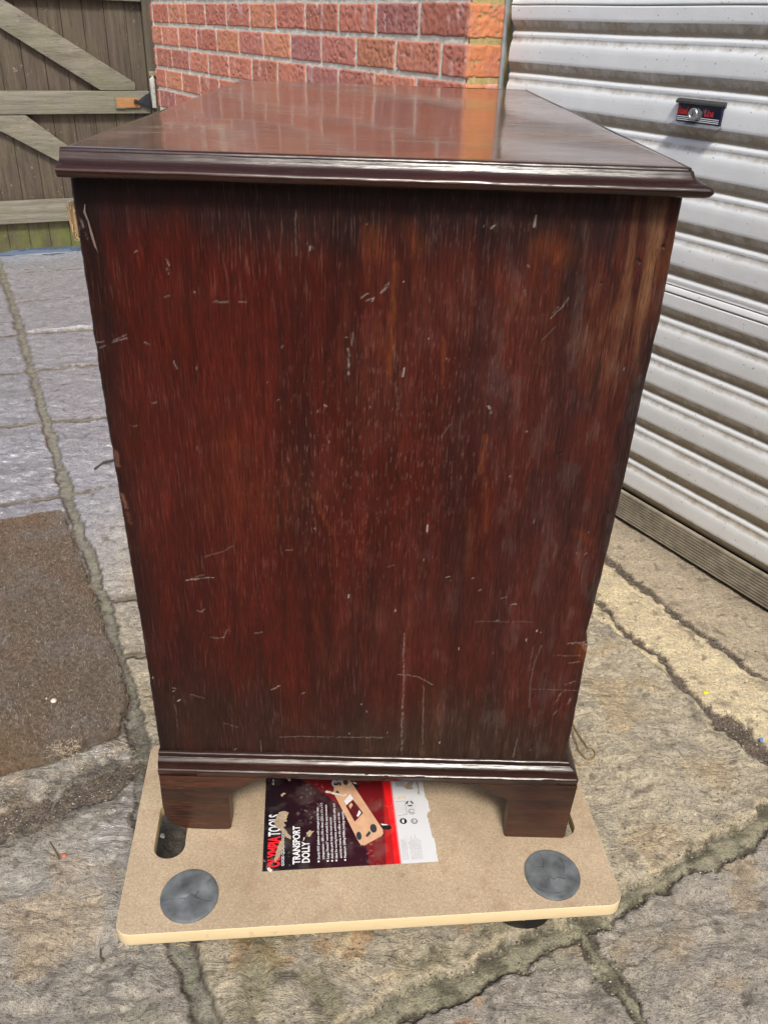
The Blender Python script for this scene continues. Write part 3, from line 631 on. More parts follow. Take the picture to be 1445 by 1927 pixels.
# ------------------------------------------------------------------ wooden gate closing the side passage
g0=np.array([-1.204,3.424]); gg=np.array([.9,.434]); gg/=np.linalg.norm(gg); gn=np.array([-gg[1],gg[0]]); gc=g0@gn
def GP(a,o,z): # along gate, out towards the yard, height
    p=gg*a+gn*(gc-o); return (p[0],p[1],z)
def weathered(name,c0,c1,green,axis):
    m,nt,b=newmat(name); ang=math.atan2(gg[1],gg[0])
    t=N(nt,'ShaderNodeTexCoord'); r=N(nt,'ShaderNodeMapping'); r.inputs['Rotation'].default_value=(0,0,-ang); nt.links.new(t.outputs['Object'],r.inputs[0])
    s=N(nt,'ShaderNodeMapping'); s.inputs['Scale'].default_value=(1,1,.06) if axis=='z' else (.06,1,1); 
    if axis=='d': s.inputs['Scale'].default_value=(.12,1,1); s.inputs['Rotation'].default_value=(0,math.radians(-30),0)
    nt.links.new(r.outputs[0],s.inputs[0]); v=s.outputs[0]
    n=noise(nt,v,55,5,.7); n2=noise(nt,v,200,3,.7); v0=coords(nt); g_=noise(nt,v0,6,5,.7)
    col=mix(nt,ramp(nt,n,[(.3,0.),(.7,1.)]),c0,c1); col=mix(nt,mth(nt,'MULTIPLY',ramp(nt,g_,[(.42,0.),(.68,1.)]),green),col,(.20,.22,.10))
    col=mix(nt,mth(nt,'MULTIPLY',ramp(nt,n2,[(.32,1.),(.42,0.)]),.6),col,tuple(x*.3 for x in c0))
    col=mix(nt,mth(nt,'MULTIPLY',ramp(nt,noise(nt,v0,40,4,.8),[(.62,0.),(.72,1.)]),.5),col,(.42,.40,.33))
    if axis=='z':
        sx=N(nt,'ShaderNodeSeparateXYZ'); nt.links.new(t.outputs['Object'],sx.inputs[0])
        zf=ramp(nt,mth(nt,'ADD',sx.outputs[2],mth(nt,'MULTIPLY',noise(nt,v0,9,4),.16)),[(.17,1.),(.25,0.)]); col=mix(nt,mth(nt,'MULTIPLY',mth(nt,'MULTIPLY',zf,ramp(nt,noise(nt,v0,11,5,.7),[(.35,.15),(.6,1.)])),.8),col,(.14,.175,.035))
    setc(nt,b,col,.85); bump(nt,b,mth(nt,'ADD',n,n2),.6,.003); return m
M_board=weathered('weathered_boards',(.060,.046,.035),(.130,.103,.077),.12,'z'); M_rail=weathered('greenish_rail',(.125,.115,.09),(.28,.265,.22),.30,'x'); M_brace=weathered('greenish_brace',(.125,.115,.09),(.27,.255,.205),.35,'d')
def gate():
    root=empty('wooden_gate',GP(0,0,0),label='weathered timber gate with diagonal braces and a mossy foot',cat='gate'); R=np.array([*GP(0,0,0)])
    T=lambda a,o,z: tuple(np.array(GP(a,o,z))-R)
    b=MB(); rg=random.Random(5); a=-2.6
    while a<.80:
        w_=.0905; x1=min(a+w_-.0018,.815); o0=rg.uniform(-.002,.002); b.box(a,x1,-.018+o0,o0,.028+rg.uniform(-.004,.004),1.50,T); a+=w_
    b.box(-2.6,.815,-.030,-.0205,.035,1.49,T)
    b.build('boards',M_board,root,bevel=.002)
    for z0,z1,e in ((.603,.695,.813),(.150,.247,.813),(1.045,1.14,.813),(1.38,1.47,.813)):
        b=MB(); b.box(-2.6,e,.003,.030,z0,z1,T); b.build('rail',M_rail,root,bevel=.003)
    for pts in ([(.753,.698),(.753,.729),(.244,1.040),(.150,1.040),(.226,.931),(.600,.698)],[(.113,.600),(.27,.600),(.403,.491),(.74,.2505),(.60,.2505),(.369,.414),(.165,.534),(.0,.635-.04)],[(-.35,1.040),(-.75,.80),(-.75,.698),(-.60,.698),(-.20,1.040)]):
        b=MB(); b.prism(pts,.004,.028,lambda a,z,o:T(a,o,z)); b.build('brace',M_brace,root,bevel=.002)
    b=MB(); b.box(.662,.764,.031,.040,.628,.668,T); lb=b.build('latch_block',wood('orange_wood',(.38,.18,.06),(.52,.28,.12),'x',.6,.4),root,bevel=.002)
    b=MB(); b.box(.655,.700,.032,.0395,.625,.628,T); b.box(.655,.6615,.031,.039,.625,.672,T); b.build('latch_edge',M_rail,root)
    ir=simple('black_iron',(.045,.048,.055),.5,.6,sc=60,bmp=.5)
    b=MB(); b.prism([(.735,.648),(.765,.662),(.79,.680),(.812,.690),(.812,.622),(.80,.628),(.775,.640)],.041,.046,lambda a,z,o:T(a,o,z)); b.cyl(T(.745,.041,.655),(-gn[0],-gn[1],0),.008,.012,16); b.build('latch',ir,root,bevel=.001)
    return root
gate()
def gate_post():
    R=np.array([*GP(.85,0,0)]); T=lambda a,o,z: tuple(np.array(GP(a,o,z))-R)
    root=empty('gate_post',tuple(R),label='dark timber post between the gate and the brick wall',cat='post')
    b=MB(); b.box(.8185,.860,-.05,.016,-.02,1.60,T); b.box(.8185,1.10,-.30,-.052,-.02,1.60,T); b.build('timber',M_board,root,bevel=.003)
    b=MB(); b.prism([(.822,.625),(.840,.625),(.842,.745),(.836,.758),(.820,.742)],.017,.030,lambda a,z,o:T(a,o,z)); b.build('latch_keep',simple('pale_flaking_metal',(.50,.50,.46),.6,.2,sc=70,bmp=.6),root,bevel=.002)
    b=MB(); b.box(.822,.858,.017,.024,.755,.775,T); b.build('keep_screw_plate',simple('rusty_plate',(.30,.24,.15),.7,.2,sc=70),root,bevel=.001)
gate_post()
# lane beyond the gate, seen only through the gap under it; then an unseen fence added to darken reflections
b=MB(); b.add([GP(-4,-.02,-.004),GP(-4,-9,-.004),GP(1.2,-9,-.004),GP(1.2,-.02,-.004)],[(0,1,2,3)])
mp,nt,bb=newmat('wet_pale_concrete'); setc(nt,bb,mix(nt,noise(nt,coords(nt),20,5),(.60,.63,.68),(.82,.84,.88)),.25); tag(b.build('path',mp),kind='structure')

def make_blocker_fence():  # unseen fence, added to keep the bright horizon out of wood reflections
    root=empty('blocker_fence',(0,-4.2,0),label='added board screen behind the camera, unseen, darkening reflections',cat='fence')
    b=MB(); x=-6.
    rg=random.Random(9)
    while x<4.5: b.box(x,x+.142,-.02,.004+rg.uniform(0,.004),0,2.35); x+=.147
    b.build('boards',M_board,root); b=MB(); b.box(-6,4.5,.006,.05,.35,.44); b.build('rail',M_rail,root); b=MB(); b.box(-6,4.5,.006,.05,1.75,1.84); b.build('rail',M_rail,root)
make_blocker_fence()
# ================================================================== THE CHEST
ZT=.8678; ZB=.2287; DP=.5048; LN=.9562
M_dark=wood('mahogany_dark',(.055,.013,.008),(.115,.030,.015),'x',.30,.8,coat=.35,fs=1)
M_moul=wood('mahogany_moulding',(.008,.004,.003),(.045,.011,.006),'x',.25,.5,coat=.0,pore=.10,spec=.55)
M_base=wood('mahogany_base',(.010,.005,.003),(.115,.030,.012),'x',.40,1.0,coat=.05,pore=.5,fs=1.3)
def top_mat():
    m,nt,b=newmat('varnished_top'); v=coords(nt,(1,.12,1)); v0=coords(nt)
    g_=noise(nt,v,60,5,.65,.6); bl=noise(nt,v0,6,5,.7); f=noise(nt,v,600,3,.6)
    col=mix(nt,ramp(nt,g_,[(.3,0.),(.7,1.)]),(.045,.014,.006),(.13,.038,.013)); col=mix(nt,ramp(nt,bl,[(.45,0.),(.70,1.)]),col,(.19,.065,.022))
    sc=ramp(nt,noise(nt,coords(nt,(1,9,1)),90,3,.7),[(.66,0.),(.72,1.)]); col=mix(nt,mth(nt,'MULTIPLY',sc,.18),col,(.4,.36,.3))
    wn=attr(nt,'wear').outputs['Fac']; col=mix(nt,wn,col,(.27,.19,.125))
    r=mix(nt,ramp(nt,bl,[(.3,0.),(.75,1.)]),.08,.20); r=mix(nt,ramp(nt,noise(nt,coords(nt,(1,7,1)),30,4,.7),[(.5,0.),(.7,1.)]),r,.26); r=mix(nt,wn,r,.45); nt.links.new(mix(nt,ramp(nt,noise(nt,coords(nt,(1,6,1)),22,4,.7),[(.45,0.),(.7,1.)]),.05,.15),b.inputs['Coat Roughness'])
    setc(nt,b,col,r); b.inputs['Specular IOR Level'].default_value=.45; b.inputs['Coat Weight'].default_value=.65; b.inputs['Coat Roughness'].default_value=.10
    h=mth(nt,'ADD',mth(nt,'MULTIPLY',noise(nt,v0,9,3),4),mth(nt,'MULTIPLY',f,.5)); bump(nt,b,h,.07,.0018); return m
M_top=top_mat()
def chest():
    root=empty('chest_of_drawers',(.25,.46,.11),label='old dark mahogany chest of drawers seen end on, scratched side facing the camera',cat='chest of drawers')
    R=np.array([.25,.46,.11])
    X_=lambda V:[tuple(np.array(v)-R) for v in V]
    # --- side panel
    lz=[.2287,.398,.521,.657,.8678]; lx=[.0100,.0085,.0055,.0025,0.]
    rz=[.2287,.298,.4036,.412,.4218,.425,.50,.544,.6226,.689,.77,.867]; rx=[.4955,.4962,.4966,.4945,.4925,.4962-.003,.4975,.4995,.5023,.5033,.5063,.5058]
    zs=np.arange(ZB-.004,ZT+.0068,.00105); us=np.linspace(0,1,470)
    Zg,Ug=np.meshgrid(zs,us,indexing='ij')
    xl=np.interp(Zg,lz,lx)+.0007*pn(Zg*60,Zg*0,3)*1.0+.0003*pn(Zg*210,Zg*0,4); xr=np.interp(Zg,rz,rx)+.0005*pn(Zg*50,Zg*0,8)
    Xg=xl+(xr-xl)*Ug; ed=np.minimum(Xg-xl,xr-Xg)
    Yg=.0010*(fbm(Xg*5,Zg*3,3,3))+.0022*(1-np.clip(ed/.0026,0,1))**2-.0002*fbm(Xg*160,Zg*14,5,2)
    # colour
    s=lambda a,b,x:sst(a,b,x)
    ux=Xg/DP; uz=(Zg-ZB)/(ZT-ZB)
    vert=fbm(Xg*22,Zg*2.2,11,5); blot=fbm(Xg*7,Zg*6,13,5); str_=fbm(Xg*95,Zg*5,15,3); mott=fbm(Xg*45,Zg*22,17,4)
    C=np.ones(Xg.shape+(3,))*np.array([.098,.0100,.0050])
    C=mixc(C,(.145,.016,.006),s(-.3,.6,vert)*.7); C=mixc(C,(.045,.008,.005),s(.0,.7,-vert+.3*str_)*.6)
    C=mixc(C,(.17,.030,.009),s(.25,.8,blot+.3*vert)*.35*s(.15,.4,uz)); 
    C=mixc(C,(.11,.032,.026),s(.35,.85,ux+.25*blot)*.5)                       # greyer reflected haze painted in towards the front
    C=mixc(C,(.045,.024,.016),s(.22,.0,uz+.10*blot+.05*vert)*.5)             # brownish foot of the panel
    C=mixc(C,(.060,.040,.022),s(.16,.01,uz+.06*blot)*s(.25,.6,ux)*.5)
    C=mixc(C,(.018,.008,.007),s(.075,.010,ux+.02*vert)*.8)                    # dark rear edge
    C=mixc(C,(.020,.012,.012),s(.905,.975,uz+.030*fbm(Xg*30,Zg*3,21,4))*.75*s(1.05,.80,ux))       # dark finish under the top, with lip shadow painted in
    pl=s(.35,.85,fbm(Xg*26,Zg*12,25,5)+.15)
    zone=s(.76,.98,ux+.12*blot)*s(.66,.94,uz+.12*vert); C=mixc(C,(.22,.075,.032),zone*s(-.3,.5,fbm(Xg*24,Zg*9,27,5))*.62)
    z2=s(.86,.97,ux+.05*mott)*s(.72,.92,uz+.05*blot); C=mixc(C,(.32,.155,.075),z2*s(-.5,.3,str_)*.65)
    C=mixc(C,(.022,.018,.020),s(.05,.45,fbm(Xg*24+7,Zg*8,29,5))*s(.52,.9,ux)*s(.25,.75,uz)*.45)
    C=mixc(C,(.26,.055,.014),s(.25,.6,fbm(Xg*60+9,Zg*8,35,3))*s(.32,.50,ux)*s(.55,.9,uz)*s(.995,.93,uz)*.25)
    C=mixc(C,(.03,.02,.018),s(.955,.995,ux+.02*mott)*s(.88,.80,uz)*.75)
    C=mixc(C,(.17,.15,.14),s(.30,.6,mott+.2*str_)*.14*s(.3,.9,ux))
    C=C*(1+.20*str_[...,None]+.16*mott[...,None])*.50
    # pale lime-filled pores clustered in the middle
    por=fbm(Xg*640,Zg*75,41,2); clu=np.exp(-(((Xg-.235)/.085)**2+((Zg-.60)/.11)**2))+.55*np.exp(-(((Xg-.33)/.10)**2+((Zg-.74)/.16)**2))+.22
    C=mixc(C,(.34,.20,.15),s(.66,.86,por+.18*clu)*np.clip(clu,0,1)*.16)
    hgt=np.zeros(Xg.shape)
    cmap={'w':(.50,.46,.41),'o':(.19,.048,.010),'t':(.30,.13,.08),'k':(.006,.004,.004)}
    zi=lambda z:int((z-zs[0])/.00105)
    for k,(kd,wmm,al,pts) in enumerate(MARKS):
        px=[p[0] for p in pts]; pz=[p[1] for p in pts]; pad=.012
        i0=max(0,zi(min(pz)-pad)); i1=min(len(zs),zi(max(pz)+pad)+1); j0=max(0,int((min(px)-pad)/DP*469)-3); j1=min(470,int((max(px)+pad)/DP*469)+8)
        if i1<=i0 or j1<=j0: continue
        xs_,zz_=Xg[i0:i1,j0:j1],Zg[i0:i1,j0:j1]; hw=wmm*.00022
        d=segdist(xs_,zz_,pts,.0006 if wmm<3 else .0012,seed=100+k,scale=160)
        soft=.0006 if kd in 'wk' else hw*1.2
        a_=al*{'w':.52,'o':.5,'t':.7,'k':1.}[kd]*(1-sst(hw*.3,hw+soft*(3 if kd=='o' else 1),d))
        if wmm>=3 and kd=='w': a_=a_*sst(-.5,.25,fbm(xs_*420,zz_*180,k,2))
        elif kd=='w': a_=a_*sst(-.9,.0,pn(xs_*300,zz_*300,k))
        C[i0:i1,j0:j1]=mixc(C[i0:i1,j0:j1],cmap[kd],np.clip(a_,0,1)); hgt[i0:i1,j0:j1]+=a_*(.0004 if kd!='k' else .0014)
    rg=np.random.default_rng(9)
    for k in range(48):
        x=rg.uniform(.01,.49); z=rg.uniform(ZB,ZT-.01); r=rg.choice([.0006,.0008,.0011],p=[.6,.3,.1]); a=rg.uniform(0,3.14) if rg.random()<.4 else 1.5; ln=r*rg.uniform(1,4 if rg.random()<.85 else 11); 
        i0=max(0,zi(z-.008)); i1=zi(z+.008); j0=max(0,int(x/DP*469)-9); j1=j0+20
        xs_,zz_=Xg[i0:i1,j0:j1],Zg[i0:i1,j0:j1]
        if xs_.size==0: continue
        d=segdist(xs_,zz_,[(x-ln*math.cos(a)*.5,z-ln*math.sin(a)*.5),(x+ln*math.cos(a)*.5,z+ln*math.sin(a)*.5)])
        C[i0:i1,j0:j1]=mixc(C[i0:i1,j0:j1],(.62,.56,.50),(1-sst(r*.4,r*1.0,d))*rg.uniform(.1,.6))
    Yg=Yg+hgt
    P=np.stack([Xg,Yg,Zg],-1)-R
    M_panel=wood('scratched_mahogany_side',(.5,.5,.5),(1,1,1),'z',.44,.8,useattr=True,coat=.05,pore=.38,fs=1.75,spec=.26)
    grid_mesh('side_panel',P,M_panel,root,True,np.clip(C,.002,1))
    b=MB()  # panel thickness following its worn outline
    ss=np.arange(ZB-.004,ZT+.006,.0095); XL=np.interp(ss,lz,lx)+.0022; XR=np.interp(ss,rz,rx)-.0022
    pl_=[(x,z) for x,z in zip(XR,ss)]+[(x,z) for x,z in zip(XL[::-1],ss[::-1])]
    b.prism(pl_,.003,.018,lambda x,z,y:(x-R[0],y-R[1],z-R[2])); b.build('panel_edge',wood('panel_edge_wood',(.03,.012,.008),(.13,.05,.025),'z',.5),root)
    b=MB(); b.box(.0115,.4905,LN-.018-.012,LN-.012,ZB,ZT,lambda x,y,z:(x-R[0],y-R[1],z-R[2])); b.build('side_panel',M_dark,root,bevel=.0015)
    b=MB(); b.box(.012,.026,.0181,LN-.031,ZB,ZT-.001,lambda x,y,z:(x-R[0],y-R[1],z-R[2])); b.build('back_panel',wood('raw_back_boards',(.13,.08,.045),(.26,.17,.10),'y',.75,coat=0),root)
    b=MB(); b.box(.0262,.470,.0181,LN-.031,ZB,ZT-.001,lambda x,y,z:(x-R[0],y-R[1],z-R[2])); b.build('carcass',M_dark,root)
    # --- drawers on the front
    brass=simple('aged_brass',(.42,.29,.11),.35,.9,sc=80)
    z=ZB+.012
    for hgt_ in (.185,.160,.135,.115):
        b=MB(); b.box(.4705,.4905,.024,LN-.037,z,z+hgt_-.006,lambda x,y,zz:(x-R[0],y-R[1],zz-R[2])); d=b.build('drawer',wood('drawer_front_%d'%int(z*1000),(.06,.016,.009),(.15,.042,.02),'y',.28,coat=.5),root,bevel=.002)
        for yy in (.19,LN-.21):
            zc=z+hgt_/2; h=MB(); 
            for q in (-.042,.042): h.lathe((.4905-R[0],yy+q-R[1],zc+.008-R[2]),(1,0,0),[(0,0),(.013,0),(.012,.002),(.005,.003),(.004,.012),(.006,.015),(0,.017)],20)
            h.tube([(.5035-R[0],yy+.042*math.cos(t)-R[1],zc+.008-.030*math.sin(t)-R[2]) for t in np.linspace(0,math.pi,15)],.0022,8)
            h.build('handle',brass,d,angle=40)
        h=MB(); h.lathe((.4905-R[0],LN/2-R[1],z+hgt_*.66-R[2]),(1,0,0),[(0,0),(.009,0),(.008,.0018),(.002,.002),(0,.0006)],20); h.build('keyhole_plate',brass,d,angle=40)
        z+=hgt_+.006
    # --- top with ogee edge returned round three sides
    prof=[(.0000,.0281),(.0028,.0281),(.0046,.0275),(.0052,.0262),(.0058,.0250),(.0066,.0247),(.0072,.0236),(.0080,.0212),(.0092,.0188),(.0108,.0166),(.0132,.0148),(.0160,.0137),(.0185,.0130),(.0200,.0124),(.0218,.0116),(.0234,.0100),(.0241,.0080),(.0240,.0056),(.0230,.0034),(.0212,.0016),(.0190,.0006),(.016,.0),(.0,.0),(-.02,.0)]
    prof=[(o*.86,.0065+z*.770) for o,z in prof]; prof[0]=(0,.0281)
    def sweep(prof,zb,x0,xr,y0,y1,mat,name,wob=.0003,round_=.0045,seed=1):
        path=[]; ny_=90
        for i in range(ny_+1): path.append((x0+(xr-x0)*i/ny_,y0,0,-1))
        path=path[:-1]
        for k in range(7):
            t=-math.pi/2+math.pi/2*k/6; path.append((xr,y0,'c',t))
        for i in range(1,80): path.append((xr,y0+(y1-y0)*i/80,1,0))
        for k in range(7):
            t=math.pi/2*k/6; path.append((xr,y1,'d',t))
        for i in range(1,20): path.append((xr+(x0-xr)*i/19,y1,0,1))
        V=[];F=[];m=len(prof)
        for i,(px,py,a,c) in enumerate(path):
            for q,(o,z) in enumerate(prof):
                oo=o+wob*(pn(np.array(px*26+py*9),np.array(q*.35+z*90),seed)+.6*pn(np.array(px*110+py*90),np.array(q*.6),seed+4))*(1 if o>0 else 0); zz=z+wob*.7*float(pn(np.array(px*14+py*8),np.array(2.),seed+9))*(1 if 0<z<.027 else 0)
                if a=='c' or a=='d':
                    t=c; r=min(round_,max(oo,0)); e=oo-r; sy=-1 if a=='c' else 1
                    x=px+e+r*math.cos(t); y=py+sy*e+r*math.sin(t)
                else: x=px+a*oo; y=py+c*oo
                V.append((x-R[0],float(y)-R[1],zb+float(zz)-R[2]))
        for i in range(len(path)-1):
            for q in range(m-1): F.append((i*m+q,(i+1)*m+q,(i+1)*m+q+1,i*m+q+1)[::-1])
        F.append(tuple(range(m-1,-1,-1))); F.append(tuple((len(path)-1)*m+q for q in range(m)))
        o_=mobj(name,V,F,mat,root,angle=62)
        bm=bmesh.new(); bm.from_mesh(o_.data); bmesh.ops.recalc_face_normals(bm,faces=bm.faces); bm.to_mesh(o_.data); bm.free(); return o_
    sweep(prof,ZT+.0002,-.0030,.5035,.0,LN-.006,M_moul,'top_moulding',.00032,seed=5)
    gx=np.linspace(-.0026,.5030+.0030,130); gy=np.linspace(-.0030,LN-.0035,220); Xt,Yt=np.meshgrid(gx,gy)
    Zt=ZT+.0285+.0007*fbm(Xt*4,Yt*3,3,2); Zt[0]-=.0012; Zt[:,-1]-=.001; Zt[:,0]-=.001; Zt[-1]-=.001
    crk=segdist(Xt,Yt,[(.28,.012),(.36,.010),(.43,.013),(.50,.006)],.003,4,60); wear=.8*(1-sst(.0,.0025,crk))*sst(-.3,.2,pn(Xt*60,Yt*60,3))
    for p in ([(.03,.22),(.10,.16)],[(.05,.12),(.085,.10)],[(.03,.29),(.07,.25)],[(.045,.18),(.12,.145)]): wear=np.maximum(wear,.55*(1-sst(.0008,.003,segdist(Xt,Yt,p,.004,7,70))))
    wear=np.maximum(wear,.5*sst(.3,.7,fbm(Xt*9,Yt*26,44,4))*sst(.25,.5,Xt)); wear=np.maximum(wear,.35*sst(.35,.8,fbm(Xt*7,Yt*30,45,4)))
    wear=np.maximum(wear,.9*(1-sst(.001,.003,segdist(Xt,Yt,[(.40,.36),(.425,.355)],.002,7,70))))
    wear=np.maximum(wear,.5*(1-sst(.004,.03,segdist(Xt,Yt,[(.14,.80),(.19,.70),(.24,.60)],.02,9,25)))*sst(-.2,.4,fbm(Xt*60,Yt*60,9,3)))
    grid_mesh('top',np.stack([Xt,Yt,Zt],-1)-R,M_top,root,True,None,{'wear':wear})
    # --- base moulding and bracket feet
    bp=[(-.004,.0014),(.0016,.0012),(.0038,.0004),(.0044,-.0016),(.0050,-.0040),(.0056,-.0046),(.0075,-.0056),(.0098,-.0082),(.0114,-.0116),(.0122,-.0150),(.0128,-.0172),(.0142,-.0176),(.0146,-.0186),(.0146,-.0205),(.0140,-.0215),(.0140,-.0266),(.0128,-.0272),(-.006,-.0272)]
    bp=[(o,z) for o,z in bp]
    sweep(bp,ZB,.0092,.4968,0,LN-.012,M_moul,'base_moulding',.00038,.002,seed=15)
    zf=.1100; zt=ZB-.0274
    def arc(cx,cz,r,a0,a1,n=8): return [(cx+r*math.cos(math.radians(a0+(a1-a0)*i/n)),cz+r*math.sin(math.radians(a0+(a1-a0)*i/n))) for i in range(n+1)]
    left=[(.0095,zt),(.0088,.150),(.0100,.134),(.0140,.124),(.0205,.1175),(.0300,.1125),(.040,zf+.0006),(.065,zf),(.088,zf+.001),(.0905,.114),(.0908,.164),(.0920,.171),(.0950,.1768),(.1000,.1812),(.1065,.1848),(.1120,.1885),(.1165,.1930),(.1215,.1968),(.1280,.1990),(.1400,zt)]
    right=[(.372,zt),(.390,.2005),(.3985,.1978),(.4035,.1930),(.4065,.1885),(.4110,.1845),(.4180,.1818),(.4250,.1788),(.4295,.1735),(.4315,.1665),(.4320,.160),(.4318,zf+.002),(.434,zf),(.470,zf),(.5055,zf),(.5072,.113),(.5092,.17),(.5108,zt)]
    sh=lambda x,z,y:(x-R[0],y-R[1],z-R[2])
    for nm,out,yo,yi in (('near',left,-.0142,.006),('near',right,-.0142,.006)):
        b=MB(); b.prism(out,yo,yi,sh)
        if out is right:
            fr=[(yi+.0002-0,zt),(.10,zt),(.092,.195),(.080,.184),(.068,.178),(.064,.165),(.063,zf),(.0062,zf)]
            b.prism(fr,.4905,.5106,lambda y,z,x:(x-R[0],y-R[1],z-R[2]))
        b.build('foot',M_base,root,bevel=.0012,seg=2)
    for out in (left,right):
        b=MB(); b.prism(out,LN-.020,LN-.012+.0142,sh)
        if out is right: b.prism([(LN-.0202,zt),(LN-.11,zt),(LN-.10,.195),(LN-.085,.182),(LN-.075,.165),(LN-.074,zf),(LN-.0202,zf)],.4905,.5106,lambda y,z,x:(x-R[0],y-R[1],z-R[2]))
        b.build('foot',M_base,root,bevel=.0012)
    pine=simple('raw_pine_block',(.10,.055,.03),.85)
    for y in (.0065,LN-.055):
        for x0 in (.03,.442):
            b=MB(); b.box(x0,x0+.045,y,y+.035,zf+.002,zt+.02,lambda x,y,z:(x-R[0],y-R[1],z-R[2])); b.build('glue_block',pine,root)
    # torn scrap of pale wood and fibre fixed to the rear edge, gouge beside it
    b=MB(); b.prism([(-.0075,.8490),(-.0045,.8520),(-.0010,.8500),(.0000,.8420),(.0004,.8260),(-.0015,.8215),(-.0050,.8225),(-.0062,.8300),(-.0072,.8380),(-.0065,.8440)],.004,.020,sh)
    b.build('torn_wood_scrap',wood('splintered_pale_wood',(.25,.12,.05),(.55,.38,.20),'z',.8,.8,coat=0),root,bevel=.0012)
    b=MB(); rg=random.Random(2)
    for k in range(16):
        x=-.006+rg.uniform(-.001,.006); z=rg.choice([.851,.849,.823,.8225,.835]); p=[(x,.004,z)]; d=[rg.uniform(-.3,.3),rg.uniform(-.3,.1),rg.uniform(-1,1)]
        for q in range(5): p.append((p[-1][0]+d[0]*.002,p[-1][1]+d[1]*.002,p[-1][2]+d[2]*.0018)); d=[c+rg.uniform(-.5,.5) for c in d]
        b.tube([sh(a,c,bb) for a,bb,c in p],.00022,4)
    b.build('loose_fibre',simple('straw_fibre',(.5,.4,.22),.8,bmp=0),root)
    b=MB(); b.tube([sh(.0102,.852,-.0005),sh(.0092,.846,-.0012),sh(.0112,.838,-.001),sh(.0125,.828,-.0008),sh(.0142,.818,-.001),sh(.0160,.812,-.0004)],[.0004,.0010,.0007,.0012,.0010,.0003],8); b.build('splinter',simple('pale_splinter',(.15,.11,.10),.7),root,smooth=True)
    b=MB(); b.box(.4925,.5008,-.0005,.0006,.4045,.4060,lambda x,y,z:sh(x,z,y)); b.build('metal_stop',simple('bright_metal',(.6,.6,.62),.3,.9),root)
    return root
chest()
# ================================================================== TRANSPORT DOLLY
def mdf():
    m,nt,b=newmat('hardboard_face'); v=coords(nt); n=noise(nt,v,9,5,.65); f=noise(nt,v,420,4,.75); mm=noise(nt,v,38,5,.7)
    col=mix(nt,ramp(nt,n,[(.3,0.),(.7,1.)]),(.335,.258,.172),(.45,.352,.240)); col=mix(nt,1.0,col,mix(nt,ramp(nt,f,[(.35,0.),(.65,1.)]),.74,1.26),'MULTIPLY')
    col=mix(nt,mth(nt,'MULTIPLY',ramp(nt,mm,[(.54,0.),(.70,1.)]),.7),col,(.30,.20,.135))
    st=ramp(nt,noise(nt,coords(nt,(1,9,1),(0,0,.4)),55,3,.7),[(.68,0.),(.74,1.)]); col=mix(nt,mth(nt,'MULTIPLY',st,.25),col,(.70,.58,.44))
    dk=ramp(nt,noise(nt,v,75,3,.6),[(.70,0.),(.74,1.)]); col=mix(nt,mth(nt,'MULTIPLY',dk,.6),col,(.16,.11,.08))
    setc(nt,b,col,.5); b.inputs['Specular IOR Level'].default_value=.45; bump(nt,b,f,.15,.0006); return m
M_mdf=mdf()
M_edge=None
def edge():
    m,nt,b=newmat('pale_cut_edge'); v=coords(nt,(.2,.2,1)); n=noise(nt,v,90,5,.7); col=mix(nt,n,(.70,.53,.29),(.84,.70,.45))
    d=ramp(nt,noise(nt,coords(nt),55,4),[(.64,0.),(.72,1.)]); col=mix(nt,mth(nt,'MULTIPLY',d,.4),col,(.35,.22,.11)); setc(nt,b,col,.6); bump(nt,b,n,.3,.001); return m
M_edge=edge()
M_rub=simple('grey_rubber',(.105,.115,.122),.5,var=.5,sc=45,bmp=.5)
M_blk=simple('black_rubber_wheel',(.012,.012,.013),.45,sc=60); M_zn=simple('zinc_steel',(.5,.5,.52),.35,.9,sc=60)
def board_mesh():
    cu=D.curves.new('c','CURVE'); cu.dimensions='2D'; cu.fill_mode='BOTH'; cu.extrude=.0084; cu.bevel_depth=.0006; cu.bevel_resolution=2; cu.offset=-.001
    def poly(pts):
        s=cu.splines.new('POLY'); s.points.add(len(pts)-1); s.use_cyclic_u=True
        for p,q in zip(s.points,pts): p.co=(q[0],q[1],0,1)
    def rr(x0,x1,y0,y1,r,n=10):
        o=[]
        for cx,cy,a in ((x1-r,y0+r,-90),(x1-r,y1-r,0),(x0+r,y1-r,90),(x0+r,y0+r,180)):
            for i in range(n+1): t=math.radians(a+90*i/n); o.append((cx+r*math.cos(t),cy+r*math.sin(t)))
        return o
    poly(rr(0,.58,0,.29,.018)); poly(rr(.028,.0645,.099,.191,.018,14)[::-1]); poly(rr(.5155,.552,.099,.191,.018,14)[::-1])
    o=D.objects.new('c',cu); COL.objects.link(o); bpy.context.view_layer.update()
    me=D.meshes.new_from_object(o.evaluated_get(bpy.context.evaluated_depsgraph_get())); D.objects.remove(o)
    for v in me.vertices: v.co.z+=.110-.009
    me.materials.clear(); me.materials.append(M_mdf); me.materials.append(M_edge)
    for p in me.polygons: p.material_index=0 if abs(p.normal.z)>.8 else 1
    return me
